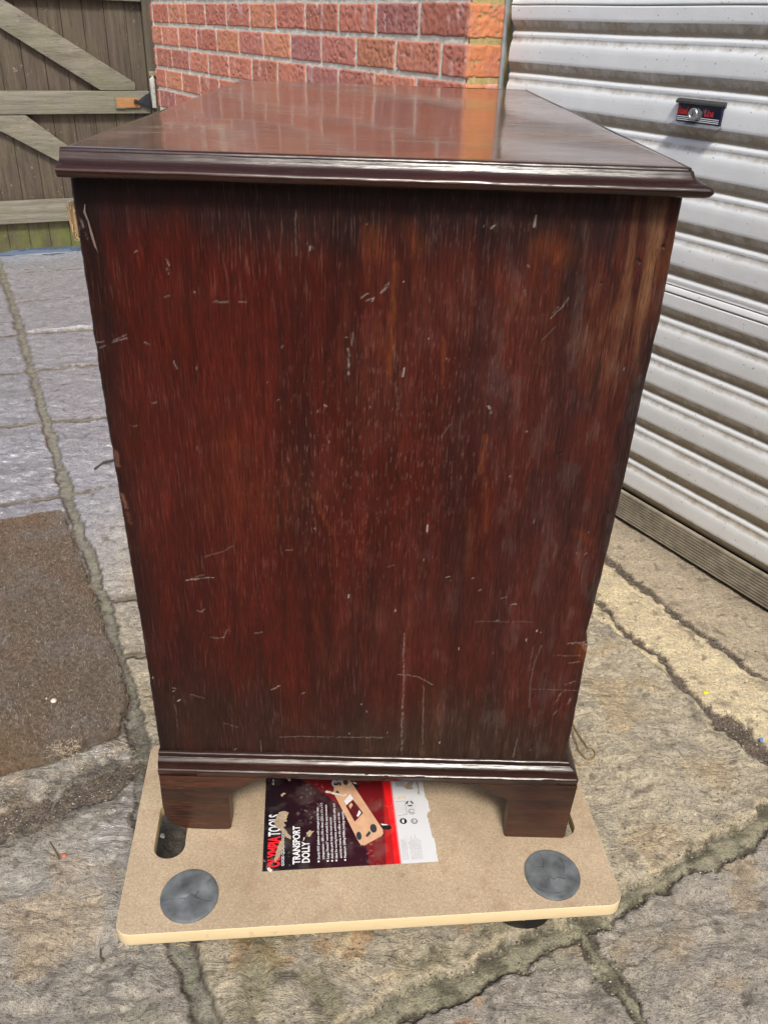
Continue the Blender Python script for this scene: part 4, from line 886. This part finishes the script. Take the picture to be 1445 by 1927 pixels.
def dolly(loc,rz,label,withprint=True,swivel=(0,0,0,0)):
    root=empty('transport_dolly',loc,rz,label=label,cat='dolly',group='wooden transport dollies carrying the chest')
    bd=D.objects.new('board',board_mesh()); COL.objects.link(bd); bd.parent=root; bd.data.name='board'
    k=0
    for u in (.078,.505):
        for v_ in (.045,.243):
            # anti-slip pad: soft disc with cracks, slightly creased
            n=72; rings=[0,.3,.55,.75,.88,.96,1.0,1.0]; V=[];F=[]
            for qi,q in enumerate(rings):
                for i in range(n):
                    t=2*math.pi*i/n; r=.0330*q*(1+.006*math.sin(3*t+u*40)); x=u+r*math.cos(t); y=v_+r*1.06*math.sin(t)
                    z=.1100+(.0024 if qi<6 else (.0017 if qi==6 else -.0002)); 
                    bd_=math.hypot(x-u+.002,y-v_-.004)
                    if u<.2: z+=.0022*(1-float(sst(.0085,.0115,np.array(bd_))))-.0016*float(np.exp(-((bd_-.0125)/.0013)**2))
                    z+=.0005*float(pn(np.array(x*60),np.array(y*60),int(u*100)))
                    V.append((x,y,z))
            for qi in range(len(rings)-1):
                for i in range(n): j=(i+1)%n; F.append((qi*n+i,(qi+1)*n+i,(qi+1)*n+j,qi*n+j))
            p=mobj('grip_pad',V,F,M_rub,root,angle=50)
            if v_<.1 and withprint:
                c=MB()
                rg=random.Random(int(u*100))
                if u<.2: lines=[[(.010,.010),(.014,.014),(.018,.0135),(.023,.020)],[(.010,.010),(.0095,.003),(.006,-.003)],[(.006,-.003),(.016,-.008),(.026,-.010)],[(-.03,-.006),(-.015,-.003),(-.004,-.0045)]]
                else: lines=[[(-.031,.012),(-.02,.010),(-.008,.011),(-.006,.018),(-.008,.028)],[(-.008,-.008),(-.004,-.004),(0,-.008),(.004,-.005),(.014,-.008)],[(-.026,-.016),(-.018,-.022),(-.008,-.026),(.004,-.026)],[(.014,.0),(.017,.010),(.015,.022)]]
                for ln in lines: c.tube([(u+a,v_+b_,.1124) for a,b_ in ln],.00028,5)
                c.build('crack',simple('pad_crack',(.02,.022,.025),.8,bmp=0),p)
            # castor
            sw=swivel[k]; k+=1; dx,dy=math.cos(sw),math.sin(sw); v_=v_+(.006 if v_<.1 else -.006); cx,cy=u+dx*.028,v_+dy*.028
            rt=empty('castor',(0,0,0)); rt.parent=root
            b=MB(); b.box(u-.030,u+.030,v_-.030,v_+.030,.0890,.0915); b.cyl((u,v_,.079),(0,0,1),.022,.010,28); br=b.build('bracket',M_zn,rt,bevel=.0008)
            b=MB()
            for sg in (-1,1):
                q=lambda a,h,s_:(u+dx*a-dy*s_,v_+dy*a+dx*s_,h)
                b.prism([(-.018,.0795),(.018,.0795),(.040,.040),(.034,.030),(.022,.030)],sg*.0145,sg*.0165,lambda a,h,s_:q(a,h,s_))
            b.build('fork',M_zn,rt,bevel=.0004)
            b=MB(); b.lathe((cx+dy*.0115,cy-dx*.0115,.0395),(-dy,dx,0),[(0,0),(.026,0),(.030,.001),(.0352,.002),(.0375,.006),(.0378,.0115),(.0375,.017),(.0352,.021),(.030,.022),(.026,.023),(0,.023)],44); b.build('wheel',M_blk,rt,angle=35)
            b=MB(); b.cyl((cx+dy*.018,cy-dx*.018,.0395),(-dy,dx,0),.004,.036,14); b.build('axle',M_zn,rt)
    return root
c_=math.cos(.0943); s_=math.sin(.0943)
dl=dolly((-.0155,-.1607,0),.0943,'wooden transport dolly with torn red and black label under the near feet of the chest',True,(math.radians(88),math.radians(100),math.radians(163),math.radians(60)))
dolly((-.035,.700,0),.0,'second wooden dolly under the far feet of the chest',False,(2.,1.,4.,5.))
# ---------------------------------------------------------------- printed label on the board
def sticker():
    zl=.1101
    def cU(x,y): return .16+(x-90-(725-y)*.050)*.000170*(1+(725-y)/670*.045)
    def cV(x,y): return .0725+(725-(y-(0)+ (0) )+ -(x-90)*.0445*1.0)*.000216 if False else .0725+(725-y-(x-90)*.057)*.000218
    def P(x,y,z): return (cU(x,y),cV(x,y),z)
    def flat(name,polys,z,mat,parent,jit=0):
        for pl in polys:
            b=MB(); b.add([P(x,y,z) for x,y in pl],[tuple(range(len(pl)))]); o=b.build(name,mat,parent)
            bm=bmesh.new(); bm.from_mesh(o.data)
            for f in bm.faces:
                if f.normal.z<0: f.normal_flip()
            bm.to_mesh(o.data); bm.free()
    # base sheet as a fine grid with printed colours
    nu,nv=300,210; Ug,Vg=np.meshgrid(np.linspace(.1600,.3725,nu),np.linspace(.0725,.2195,nv))
    C=np.ones(Ug.shape+(3,))*np.array([.030,.006,.012])
    a=(Ug-.16)/.2125; b_=(Vg-.0725)/.147
    C=mixc(C,(.008,.006,.009),sst(.38,.05,a*.7+b_*.15)); 
    edge_=.775-.62*np.clip(b_,0,1)**1.0*.9; arc=a-(.60-.42*b_**2.2); C=mixc(C,(.16,.008,.012),sst(-.004,.004,arc)); C=mixc(C,(.06,.006,.01),sst(-.004,.004,arc)*sst(.12,.0,b_)*0+sst(-.004,.004,arc)*sst(.3,.9,a)*.0)
    r1=a-(.695+.04*b_); C=mixc(C,(.42,.010,.012),sst(-.004,.004,r1)); r2=a-(.745+.02*b_-.05*b_**2+.0); C=mixc(C,(.74,.012,.014),sst(-.004,.004,r2)); r3=a-(.80-.15*(1-b_)**2+.02); C=mixc(C,(.60,.010,.013),sst(-.004,.004,a-(.775-.10*(b_-.5)))*.0+sst(-.003,.003,np.abs(a-.73)-.02)*0)
    wh=sst(-.002,.002,Ug-.3262); C=mixc(C,(.62,.63,.65),wh)
    scf=sst(.45,.62,fbm(Ug*190,Vg*190,7,3)); C=mixc(C,(.55,.48,.42),scf*.22*(1-wh)*sst(.1,.5,fbm(Ug*30,Vg*30,9,2)))
    dust=fbm(Ug*35,Vg*35,12,4); C=mixc(C,(.35,.28,.24),np.clip(dust,0,1)*.16)
    me_o=None
    keep_edge=.3712+.0012*fbm(Vg*90,Vg*0,3,3)-.004*sst(.128,.132,Vg)*sst(.150,.146,Vg)-.003*sst(.165,.175,Vg)
    U2=np.minimum(Ug,keep_edge); 
    m,nt,b=newmat('printed_label'); setc(nt,b,attr(nt,'Col').outputs['Color'],.38); bump(nt,b,noise(nt,coords(nt),90,4,.7),.18,.001)
    lab=grid_mesh('label',np.stack([U2,Vg,np.full(Ug.shape,zl)],-1),m,dl,True,C); lab['label']='torn black and red printed label with a white strip'
    wht=simple('white_ink',(.72,.72,.74),.45,var=.08,sc=300,bmp=0); red=simple('red_ink',(.72,.02,.03),.45,var=.08,sc=300,bmp=0); blk=simple('black_ink',(.012,.012,.014),.5,bmp=0); gry=simple('grey_ink',(.30,.31,.33),.5,bmp=0,sc=300)
    def upn(o):
        bm=bmesh.new(); bm.from_mesh(o.data)
        for f in bm.faces:
            f.normal_update()
            if f.normal.z<0: f.normal_flip()
        bm.to_mesh(o.data); bm.free(); return o
    def line(mb,txt,u0,v0,cap,length,off=.03,z=zl+.00025,flip=False):
        V,F=text_geo(txt,cap/.70,1,off); xm=max(v[0] for v in V) or 1; k=length/xm
        m_=MB(); m_.add([(u0-y,v0+x*k,z) for x,y in V],F); upn(m_.build('lettering' if cap>.0016 else 'small_print',mb,lab))
    w1=wht; r_1=red
    line(r_1,'OLYMPIA',.1802,.0775,.0145,.0445,.035); line(w1,'TOOLS',.1802,.1228,.0145,.0335,.022)
    line(w1,'GOOD QUALITY TOOLS',.1856,.0785,.0034,.052,.012)
    line(w1,'TRANSPORT',.2045,.0800,.0086,.0565,.030); line(w1,'DOLLY',.2160,.0810,.0090,.031,.030)
    L8=[('Sturdy MDF platform with enlarged grip for easy',.2285,.0850,.079),('transportation - 580 x 290 x 18mm (22¾ x 11½ x ¾")',.2340,.0850,.086),('Large 75mm/3" swivel wheels for easy movement',.2395,.0850,.083),('Anti-slip pads help the load secure',.2447,.0850,.062),('Ideal for moving heavy, awkward loads safely and',.2499,.0850,.084),('securely at home, in the office or on site',.2552,.0850,.069),('Maximum 200kg/440lbs loading capacity',.2605,.0850,.071)]
    for i,(t,u,v,l) in enumerate(L8):
        line(w1,t,u,v,.0029,l,.012)
        if i in (0,2,3,4,6): q_=MB(); q_.add([(u-.0026,v-.0040,zl+.0002),(u-.0004,v-.0040,zl+.0002),(u-.0004,v-.0018,zl+.0002),(u-.0026,v-.0018,zl+.0002)],[(0,1,2,3)]); upn(q_.build('bullet_mark',wht,lab))
    line(w1,'65-184',.1712,.2050,.0028,.0105,.012)
    # five year badge
    cu,cv=.2560,.2035; ring=lambda r,z,n=40,cu=cu,cv=cv:[(cu+r*math.cos(2*math.pi*i/n),cv+r*math.sin(2*math.pi*i/n),z) for i in range(n)]
    b=MB(); b.add(ring(.0092,zl+.0002),[tuple(range(40))]); upn(b.build('badge',simple('silver_ink',(.42,.43,.45),.4,bmp=0,var=.1,sc=300),lab))
    line(blk,'5',.2588,.1985,.0085,.0062,.05,zl+.0004); line(blk,'YEAR',.2555,.2058,.0026,.0072,.03,zl+.0004)
    # printed picture of a dolly
    skin=simple('printed_board',(.60,.36,.22),.45,var=.12,sc=90,bmp=0); d2=MB()
    flat('printed_dolly',[[(622,160),(628,130),(700,55),(740,52),(752,70),(960,440),(960,468),(945,485),(820,548),(795,548),(780,530),(628,185)]],zl+.00022,skin,lab)
    el=lambda cx,cy,a_,b__,n=20:[(cx+a_*math.cos(2*math.pi*i/n),cy+b__*math.sin(2*math.pi*i/n)) for i in range(n)]
    flat('printed_dolly',[el(717,85,18,24),el(650,170,13,17),el(893,431,24,31),el(784,485,19,29),[(835,478),(858,452),(870,458),(868,470),(846,492),(834,490)]],zl+.00042,simple('printed_grey',(.035,.045,.05),.45,bmp=0),lab)
    flat('printed_dolly',[[(695,232),(745,178),(765,214),(712,262)]],zl+.00042,wht,lab); flat('printed_dolly',[[(705,268),(762,222),(828,320),(762,386)]],zl+.00042,simple('printed_maroon',(.10,.012,.015),.45,bmp=0,var=.6,sc=400),lab)
    flat('printed_dolly',[[(725,268),(748,244),(758,262),(738,292)]],zl+.00055,skin,lab); flat('printed_dolly',[[(800,300),(815,318),(790,350),(778,345)]],zl+.00055,wht,lab)
    flat('printed_wheel',[[(945,395),(1000,402),(1022,415),(1024,432),(1000,441),(965,438),(948,420)],[(757,78),(800,88),(815,112),(812,128),(790,128),(775,110)]],zl+.00022,blk,lab)
    flat('printed_wheel',[[(948,398),(990,402),(1005,408),(960,410)],[(770,84),(795,90),(802,102),(780,98)]],zl+.00042,wht,lab)
    # barcode and small print on the white strip
    b=MB()
    for i,(x,wd) in enumerate([(1090,5),(1098,3),(1105,7),(1115,3),(1122,5),(1131,8),(1143,3),(1150,5),(1159,3)]): b.add([P(x,60,zl+.0002),P(x+wd,60,zl+.0002),P(x+wd+3,118,zl+.0002),P(x+3,118,zl+.0002)],[(0,1,2,3)])
    upn(b.build('barcode',gry,lab))
    b=MB()
    def annulus(cx,cy,r0,r1,t0=0,t1=360,n=24):
        for i in range(n):
            a0=math.radians(t0+(t1-t0)*i/n); a1=math.radians(t0+(t1-t0)*(i+1)/n)
            b.add([P(cx+r*math.cos(t)*1.25,cy+r*math.sin(t),zl+.0003) for r,t in ((r0,a0),(r1,a0),(r1,a1),(r0,a1))],[(0,1,2,3)])
    annulus(1116,378,0,21); annulus(1196,378,14,19); annulus(1196,378,6,9,0,250); annulus(1186,308,17,20,20,340); annulus(1186,308,8,11,0,200)
    for t in (90,210,330): annulus(1178,248,13,22,t-45,t+38,8)
    upn(b.build('recycling_mark',blk,lab))
    b=MB(); b.add([P(*q,zl+.00045) for q in ((1104,378),(1112,365),(1124,370),(1120,392),(1108,390))],[(0,1,2,3,4)]); upn(b.build('recycling_mark',wht,lab))
    b=MB()
    for i,(u,l) in enumerate(((.3305,.030),(.3330,.030),(.3355,.025),(.3405,.026),(.3430,.034),(.3455,.030),(.3480,.036),(.3505,.030),(.3530,.028))):
        line(gry,['CAUTION: Follow all instructions carefully','Do not exceed the maximum load capacity','Not suitable for use as a toy or step','Item No. 65-184','Made for home and trade use','Keep away from open flame and water','Transport dolly with four wheels','Imported and packed for trade','www. sales and service'][i],u,.0775,.0015,l,.01)
    for q in ([(1072,236),(1140,226),(1143,229),(1075,239)],[(1140,226),(1143,229),(1152,325),(1148,326)],[(1082,338),(1148,325),(1152,328),(1085,342)]): b.add([P(x,y,zl+.0002) for x,y in q],[(0,1,2,3)])
    upn(b.build('small_print',gry,lab))
    # torn places showing the hardboard
    rgx=random.Random(8)
    def torn(pts):
        o=[]
        for i in range(len(pts)):
            x0,y0=pts[i];x1,y1=pts[(i+1)%len(pts)]; n=max(2,int(math.hypot(x1-x0,y1-y0)/7))
            for k in range(n): t=k/n; o.append((x0+(x1-x0)*t+rgx.uniform(-2.6,2.6),y0+(y1-y0)*t+rgx.uniform(-2.6,2.6)))
        return o
    tears=[[(178,395),(200,350),(215,320),(245,310),(285,320),(275,350),(265,372),(275,385),(250,392),(262,420),(240,425),(262,450),(282,478),(300,498),(290,515),(262,500),(240,470),(215,440),(190,425)],[(240,498),(248,520),(238,560),(225,600),(210,630),(180,668),(172,650),(190,590),(210,540)],[(1150,120),(1195,80),(1235,72),(1222,100),(1205,115),(1218,130),(1200,142),(1170,140)],
      [(405,470),(430,450),(465,455),(445,470),(438,490),(420,498)],[(280,60),(305,58),(308,80),(290,84)],[(228,190),(255,170),(270,178),(240,203)],[(1240,70),(1262,64),(1262,180),(1240,176),(1256,150)],[(1302,400),(1330,395),(1330,500),(1312,495),(1308,440)]]
    flat('torn_patch',[torn(t) for t in tears],zl+.0006,M_mdf,lab)
    fib=[[(560,158),(575,152),(620,165),(680,185),(720,180),(715,192),(680,196),(610,180),(566,172)],[(740,100),(765,82),(760,96),(745,112),(720,118)],[(1060,205),(1100,195),(1160,190),(1150,215),(1100,222)],[(120,705),(140,700),(160,715),(150,730),(135,725)],[(385,500),(395,498),(388,520),(380,522)]]
    flat('torn_patch',[torn(t) for t in fib],zl+.0005,simple('paper_fibre',(.62,.55,.45),.8,sc=300,bmp=0),lab)
sticker()
# ================================================================== MAT, STRING AND SMALL THINGS
def mat_():
    R=np.array([-.37,.57,0]); root=empty('doormat',tuple(R),label='worn brown fibre mat lying flat on the paving left of the chest',cat='mat')
    A=np.array([-.451,.946]);B=np.array([-.108,.277]); e=(A-B)/np.linalg.norm(A-B); l=np.array([-.905,-.425]); Ln=np.linalg.norm(A-B)
    nu,nv=190,150; U,V=np.meshgrid(np.linspace(0,1,nu),np.linspace(0,1,nv)); 
    cr=.03
    lx_=-.823*(1-U)-.914*U; ly_=-.567*(1-U)-.405*U; X=B[0]+e[0]*U*Ln+lx_*V*.46; Y=B[1]+e[1]*U*Ln+ly_*V*.46
    X=X+.004*fbm(X*14,Y*14,3,3); Y=Y+.004*fbm(X*14+9,Y*14,5,3)
    # rounded near corner, dragged near edge
    X-= .03*np.exp(-((U)/.05)**2)*np.exp(-((V)/.05)**2); Y+=.012*np.exp(-(U/.04)**2)*np.exp(-(V/.05)**2)
    Y-=.02*np.sin(V*9)*np.exp(-(U/.12)**2)*.5
    ed=np.minimum(np.minimum(U,1-U)*Ln,np.minimum(V,1-V)*.46); Z=.0015+.0120*np.sqrt(np.clip(ed/.007,0,1))+.0016*fbm(X*30,Y*30,6,4)+.0012*fbm(X*8,Y*8,9,2)
    C=np.ones(X.shape+(3,))*np.array([.138,.108,.083]); C=mixc(C,(.16,.105,.07),sst(.1,.7,fbm(X*7,Y*7,33,4))*.4+.5*sst(.6,.97,U)*sst(-.6,.4,fbm(X*12,Y*12,35,3))); C=mixc(C,(.16,.14,.125),sst(.0,.6,fbm(X*10,Y*10,37,4))*.5)
    C=mixc(C,(.17,.11,.06),sst(.25,.02,U)*sst(.15,.6,V)*.8); C=C*(1+.35*fbm(X*120,Y*120,39,3)[...,None])
    m,nt,b=newmat('matted_fibre'); v=coords(nt); n=noise(nt,v,520,4,.8,1.); n2=noise(nt,v,130,4,.7)
    setc(nt,b,mix(nt,1.0,attr(nt,'Col').outputs['Color'],mix(nt,ramp(nt,n,[(.3,0.),(.7,1.)]),.45,1.55),'MULTIPLY'),1.0); b.inputs['Specular IOR Level'].default_value=.1
    bump(nt,b,mth(nt,'ADD',n,n2),.9,.003)
    base=grid_mesh('mat_body',np.stack([X,Y,Z],-1)-R,m,root,True,np.clip(C,.01,1))
    # short fibres, uncountable
    rg=np.random.default_rng(5); n_=70000; iu=rg.uniform(0,nu-1.01,n_); iv=(rg.uniform(0,1,n_)**1.25*(nv-1.01)); a=iu.astype(int);bb=iv.astype(int)
    px=X[bb,a]+rg.uniform(-.002,.002,n_);py=Y[bb,a]+rg.uniform(-.002,.002,n_);pz=Z[bb,a]-.001; th=rg.uniform(0,6.28,n_); ln=rg.uniform(.003,.009,n_); up=rg.uniform(.0003,.0035,n_); wd=rg.uniform(.0002,.00042,n_)
    p0=np.stack([px-np.sin(th)*wd,py+np.cos(th)*wd,pz],-1);p1=np.stack([px+np.sin(th)*wd,py-np.cos(th)*wd,pz],-1)
    pm=np.stack([px+np.cos(th)*ln*.5,py+np.sin(th)*ln*.5,pz+up+.001],-1); th2=th+rg.uniform(-.8,.8,n_); p2=pm+np.stack([np.cos(th2)*ln*.5,np.sin(th2)*ln*.5,-up*.3],-1); pm2=pm+np.stack([-np.sin(th)*wd,np.cos(th)*wd,wd*0],-1)
    VV=np.stack([p0,p1,pm,pm2,p2],1).reshape(-1,3)-R; i5=np.arange(n_)*5
    T=np.concatenate([np.stack([i5,i5+1,i5+2],-1),np.stack([i5,i5+2,i5+3],-1),np.stack([i5+3,i5+2,i5+4],-1)])
    me=D.meshes.new('pile'); me.vertices.add(len(VV)); me.vertices.foreach_set('co',VV.reshape(-1).astype(np.float32)); me.loops.add(T.size); me.loops.foreach_set('vertex_index',T.reshape(-1).astype(np.int32)); me.polygons.add(len(T)); me.polygons.foreach_set('loop_start',np.arange(0,T.size,3,dtype=np.int32)); me.update(calc_edges=True)
    cc=C[bb,a]*rg.uniform(.5,2.6,n_)[:,None]; pale=rg.random(n_)<.035; cc[pale]=np.array([.50,.44,.36]); c4=np.ones((len(VV),4),np.float32); c4[:,:3]=np.repeat(cc,5,0); at=me.color_attributes.new('Col','FLOAT_COLOR','POINT'); at.data.foreach_set('color',c4.reshape(-1))
    m2,nt,b=newmat('mat_fibres'); setc(nt,b,attr(nt,'Col').outputs['Color'],.9); o=fin('pile',me,m2,root); o['kind']='stuff'
    return lambda x,y:.0125
mat_()
def rock(name,x,y,z,r,mat,label,cat,group=None,flat=.6,el=1.0,seed=1):
    bm=bmesh.new(); bmesh.ops.create_icosphere(bm,subdivisions=2,radius=1); rg=random.Random(seed); a=rg.uniform(0,3)
    for v in bm.verts:
        k=1+.28*float(pn(np.array(v.co.x*1.3+seed),np.array(v.co.y*1.3+v.co.z),seed)); v.co=Vector((v.co.x*k*el,v.co.y*k,v.co.z*k*flat))
        v.co=Vector((v.co.x*math.cos(a)-v.co.y*math.sin(a),v.co.x*math.sin(a)+v.co.y*math.cos(a),v.co.z))*r
    me=D.meshes.new(name); bm.to_mesh(me); bm.free(); o=fin(name,me,mat,None,True); o.location=(x,y,z+r*flat*.6); return tag(o,label,cat,group)
wst=simple('white_pebble',(.66,.60,.52),.6,sc=200,var=.15); 
rock('pebble',-.256,.312,.0135,.0050,wst,'white pebble lying on the brown mat','pebble',seed=3)
rock('pebble',-.270,.318,.0135,.0018,wst,'tiny white speck of stone beside the pebble on the mat','pebble',seed=4)
rock('pebble',.008,-.079,gz_at(.008,-.079),.0028,wst,'small cream pebble in front of the left end of the dolly','pebble',seed=5)
rock('pebble',-.022,.060,gz_at(-.022,.060),.0035,wst,'white pebble seen through the hand slot of the dolly','pebble',seed=6,el=1.3)
rock('screw_head',-.018,-.078,gz_at(-.018,-.078),.0026,simple('dull_screw',(.34,.35,.40),.35,.7),'dull metal screw head beside the cream pebble on the paving','screw',flat=.4,seed=7)
rock('plastic_scrap',.840,.392,gz_at(.840,.392),.0042,simple('yellow_plastic',(.75,.60,.03),.5),'tiny yellow plastic scrap in the gritty joint by the garage','scrap',flat=.3,el=1.5,seed=8)
rock('plastic_scrap',.896,.283,gz_at(.896,.283),.0035,simple('blue_plastic',(.10,.25,.55),.5),'tiny blue scrap in the dark gravel at the right edge','scrap',flat=.3,el=1.4,seed=9)
rock('brick_chip',-.148,.028,gz_at(-.148,.028),.0038,simple('red_chip',(.50,.14,.09),.8),'small red brick chip on the grey flagstone at the left','chip',flat=.5,seed=10)
rock('pebble',-.236,.018,gz_at(-.236,.018)+.001,.0040,wst,'cream pebble at the gritty joint near the left edge','pebble',seed=12)
def twig(pts,r,label,mat,cat='twig',name='twig',wob=0):
    o=MB(); P=[(x,y,gz_at(x,y)+r+dz) for x,y,dz in pts]; R=Vector(P[0]); n=len(P)
    rr=[r*(.6+.4*math.sin(math.pi*(i+.5)/n)) for i in range(n)] if name=='twig' else r
    o.tube([tuple(Vector(p)-R) for p in P],rr,7); q=o.build(name,mat,None,smooth=True); q.location=R; return tag(q,label,cat)
brown=simple('brown_twig',(.13,.085,.05),.8,sc=150)
twig([(-.175,.050,.001),(-.168,.042,.002),(-.158,.030,.001),(-.152,.020,.001)],.0011,'thin brown twig on the grey flagstone at the left edge',brown)
twig([(-.448,1.168,.001),(-.43,1.19,.003),(-.412,1.205,.004),(-.40,1.215,.004)],.0030,'dark twig on the pale paving behind the mat',simple('dark_twig',(.06,.045,.035),.8))
twig([(.028,-.094,.001),(.036,-.092,.003),(.046,-.094,.001)],.0009,'short dead stalk under the front edge of the dolly',simple('straw',(.42,.33,.18),.8))
twig([(-.065,-.095,.001),(-.062,-.106,.002),(-.056,-.115,.001)],.0012,'dark splinter of bark below the left corner of the dolly',brown)
t=np.linspace(0,1,60); loop=[]
for k in t:
    if k<.5: a=k/.5; loop.append((.578+.018*a+.003*math.sin(a*5),.330-.085*a,.002+.004*math.sin(a*3)))
    elif k<.75: a=(k-.5)/.25*math.pi*1.25; loop.append((.6045-.0095*math.cos(a)+.001,.236-.013*math.sin(a)+.004,.002))
    else: a=(k-.75)/.25; loop.append((.607-.022*a,.246+.075*a,.003))
twig(loop,.0011,'thin brown loop of twine on the flagstone by the right front foot',simple('ochre_twine',(.26,.17,.07),.8,sc=400),'twine','twine')
# dry fluff and leaf litter scraps caught at the mat edge: uncountable
def litter():
    rg=random.Random(12); V=MB()
    for k in range(420):
        r=rg.random()
        if r<.45: t_=rg.random(); x=-.285+(.175)*t_+rg.uniform(-.03,.03); y=.155+.11*t_+rg.uniform(-.05,.0)
        elif r<.7: x=rg.uniform(-.05,.02); y=rg.uniform(-.105,-.03); 
        else: x=rg.uniform(-.45,-.15); t_=rg.random(); y=.25+rg.random()*.6
        if r>=.7 and not(-.11-(y-.277)*.51>x+.01): continue
        onmat=r>=.7; z=(.0145 if onmat else gz_at(x,y)+.0008); a=rg.uniform(0,6.28); ln=rg.uniform(.002,.008) if not onmat else rg.uniform(.001,.006); d=[math.cos(a),math.sin(a)]; pts=[]
        for q in range(4): pts.append((x+d[0]*ln*q/3,y+d[1]*ln*q/3,z+.0008*math.sin(q))); a+=rg.uniform(-.5,.5); d=[math.cos(a),math.sin(a)]
        V.tube(pts,rg.uniform(.0002,.0005),4)
    for k in range(90):
        x=-.205+rg.gauss(0,.012); y=.203+rg.gauss(0,.008); a=rg.uniform(0,6.28); pts=[(x+q*.0022*math.cos(a+q*.3),y+q*.0022*math.sin(a+q*.3),.0145+rg.uniform(0,.004)) for q in range(4)]; V.tube(pts,.00028,4)
    tag(V.build('litter',simple('dry_litter',(.50,.42,.30),.85,bmp=0,var=.4,sc=30)),kind='stuff')
litter()
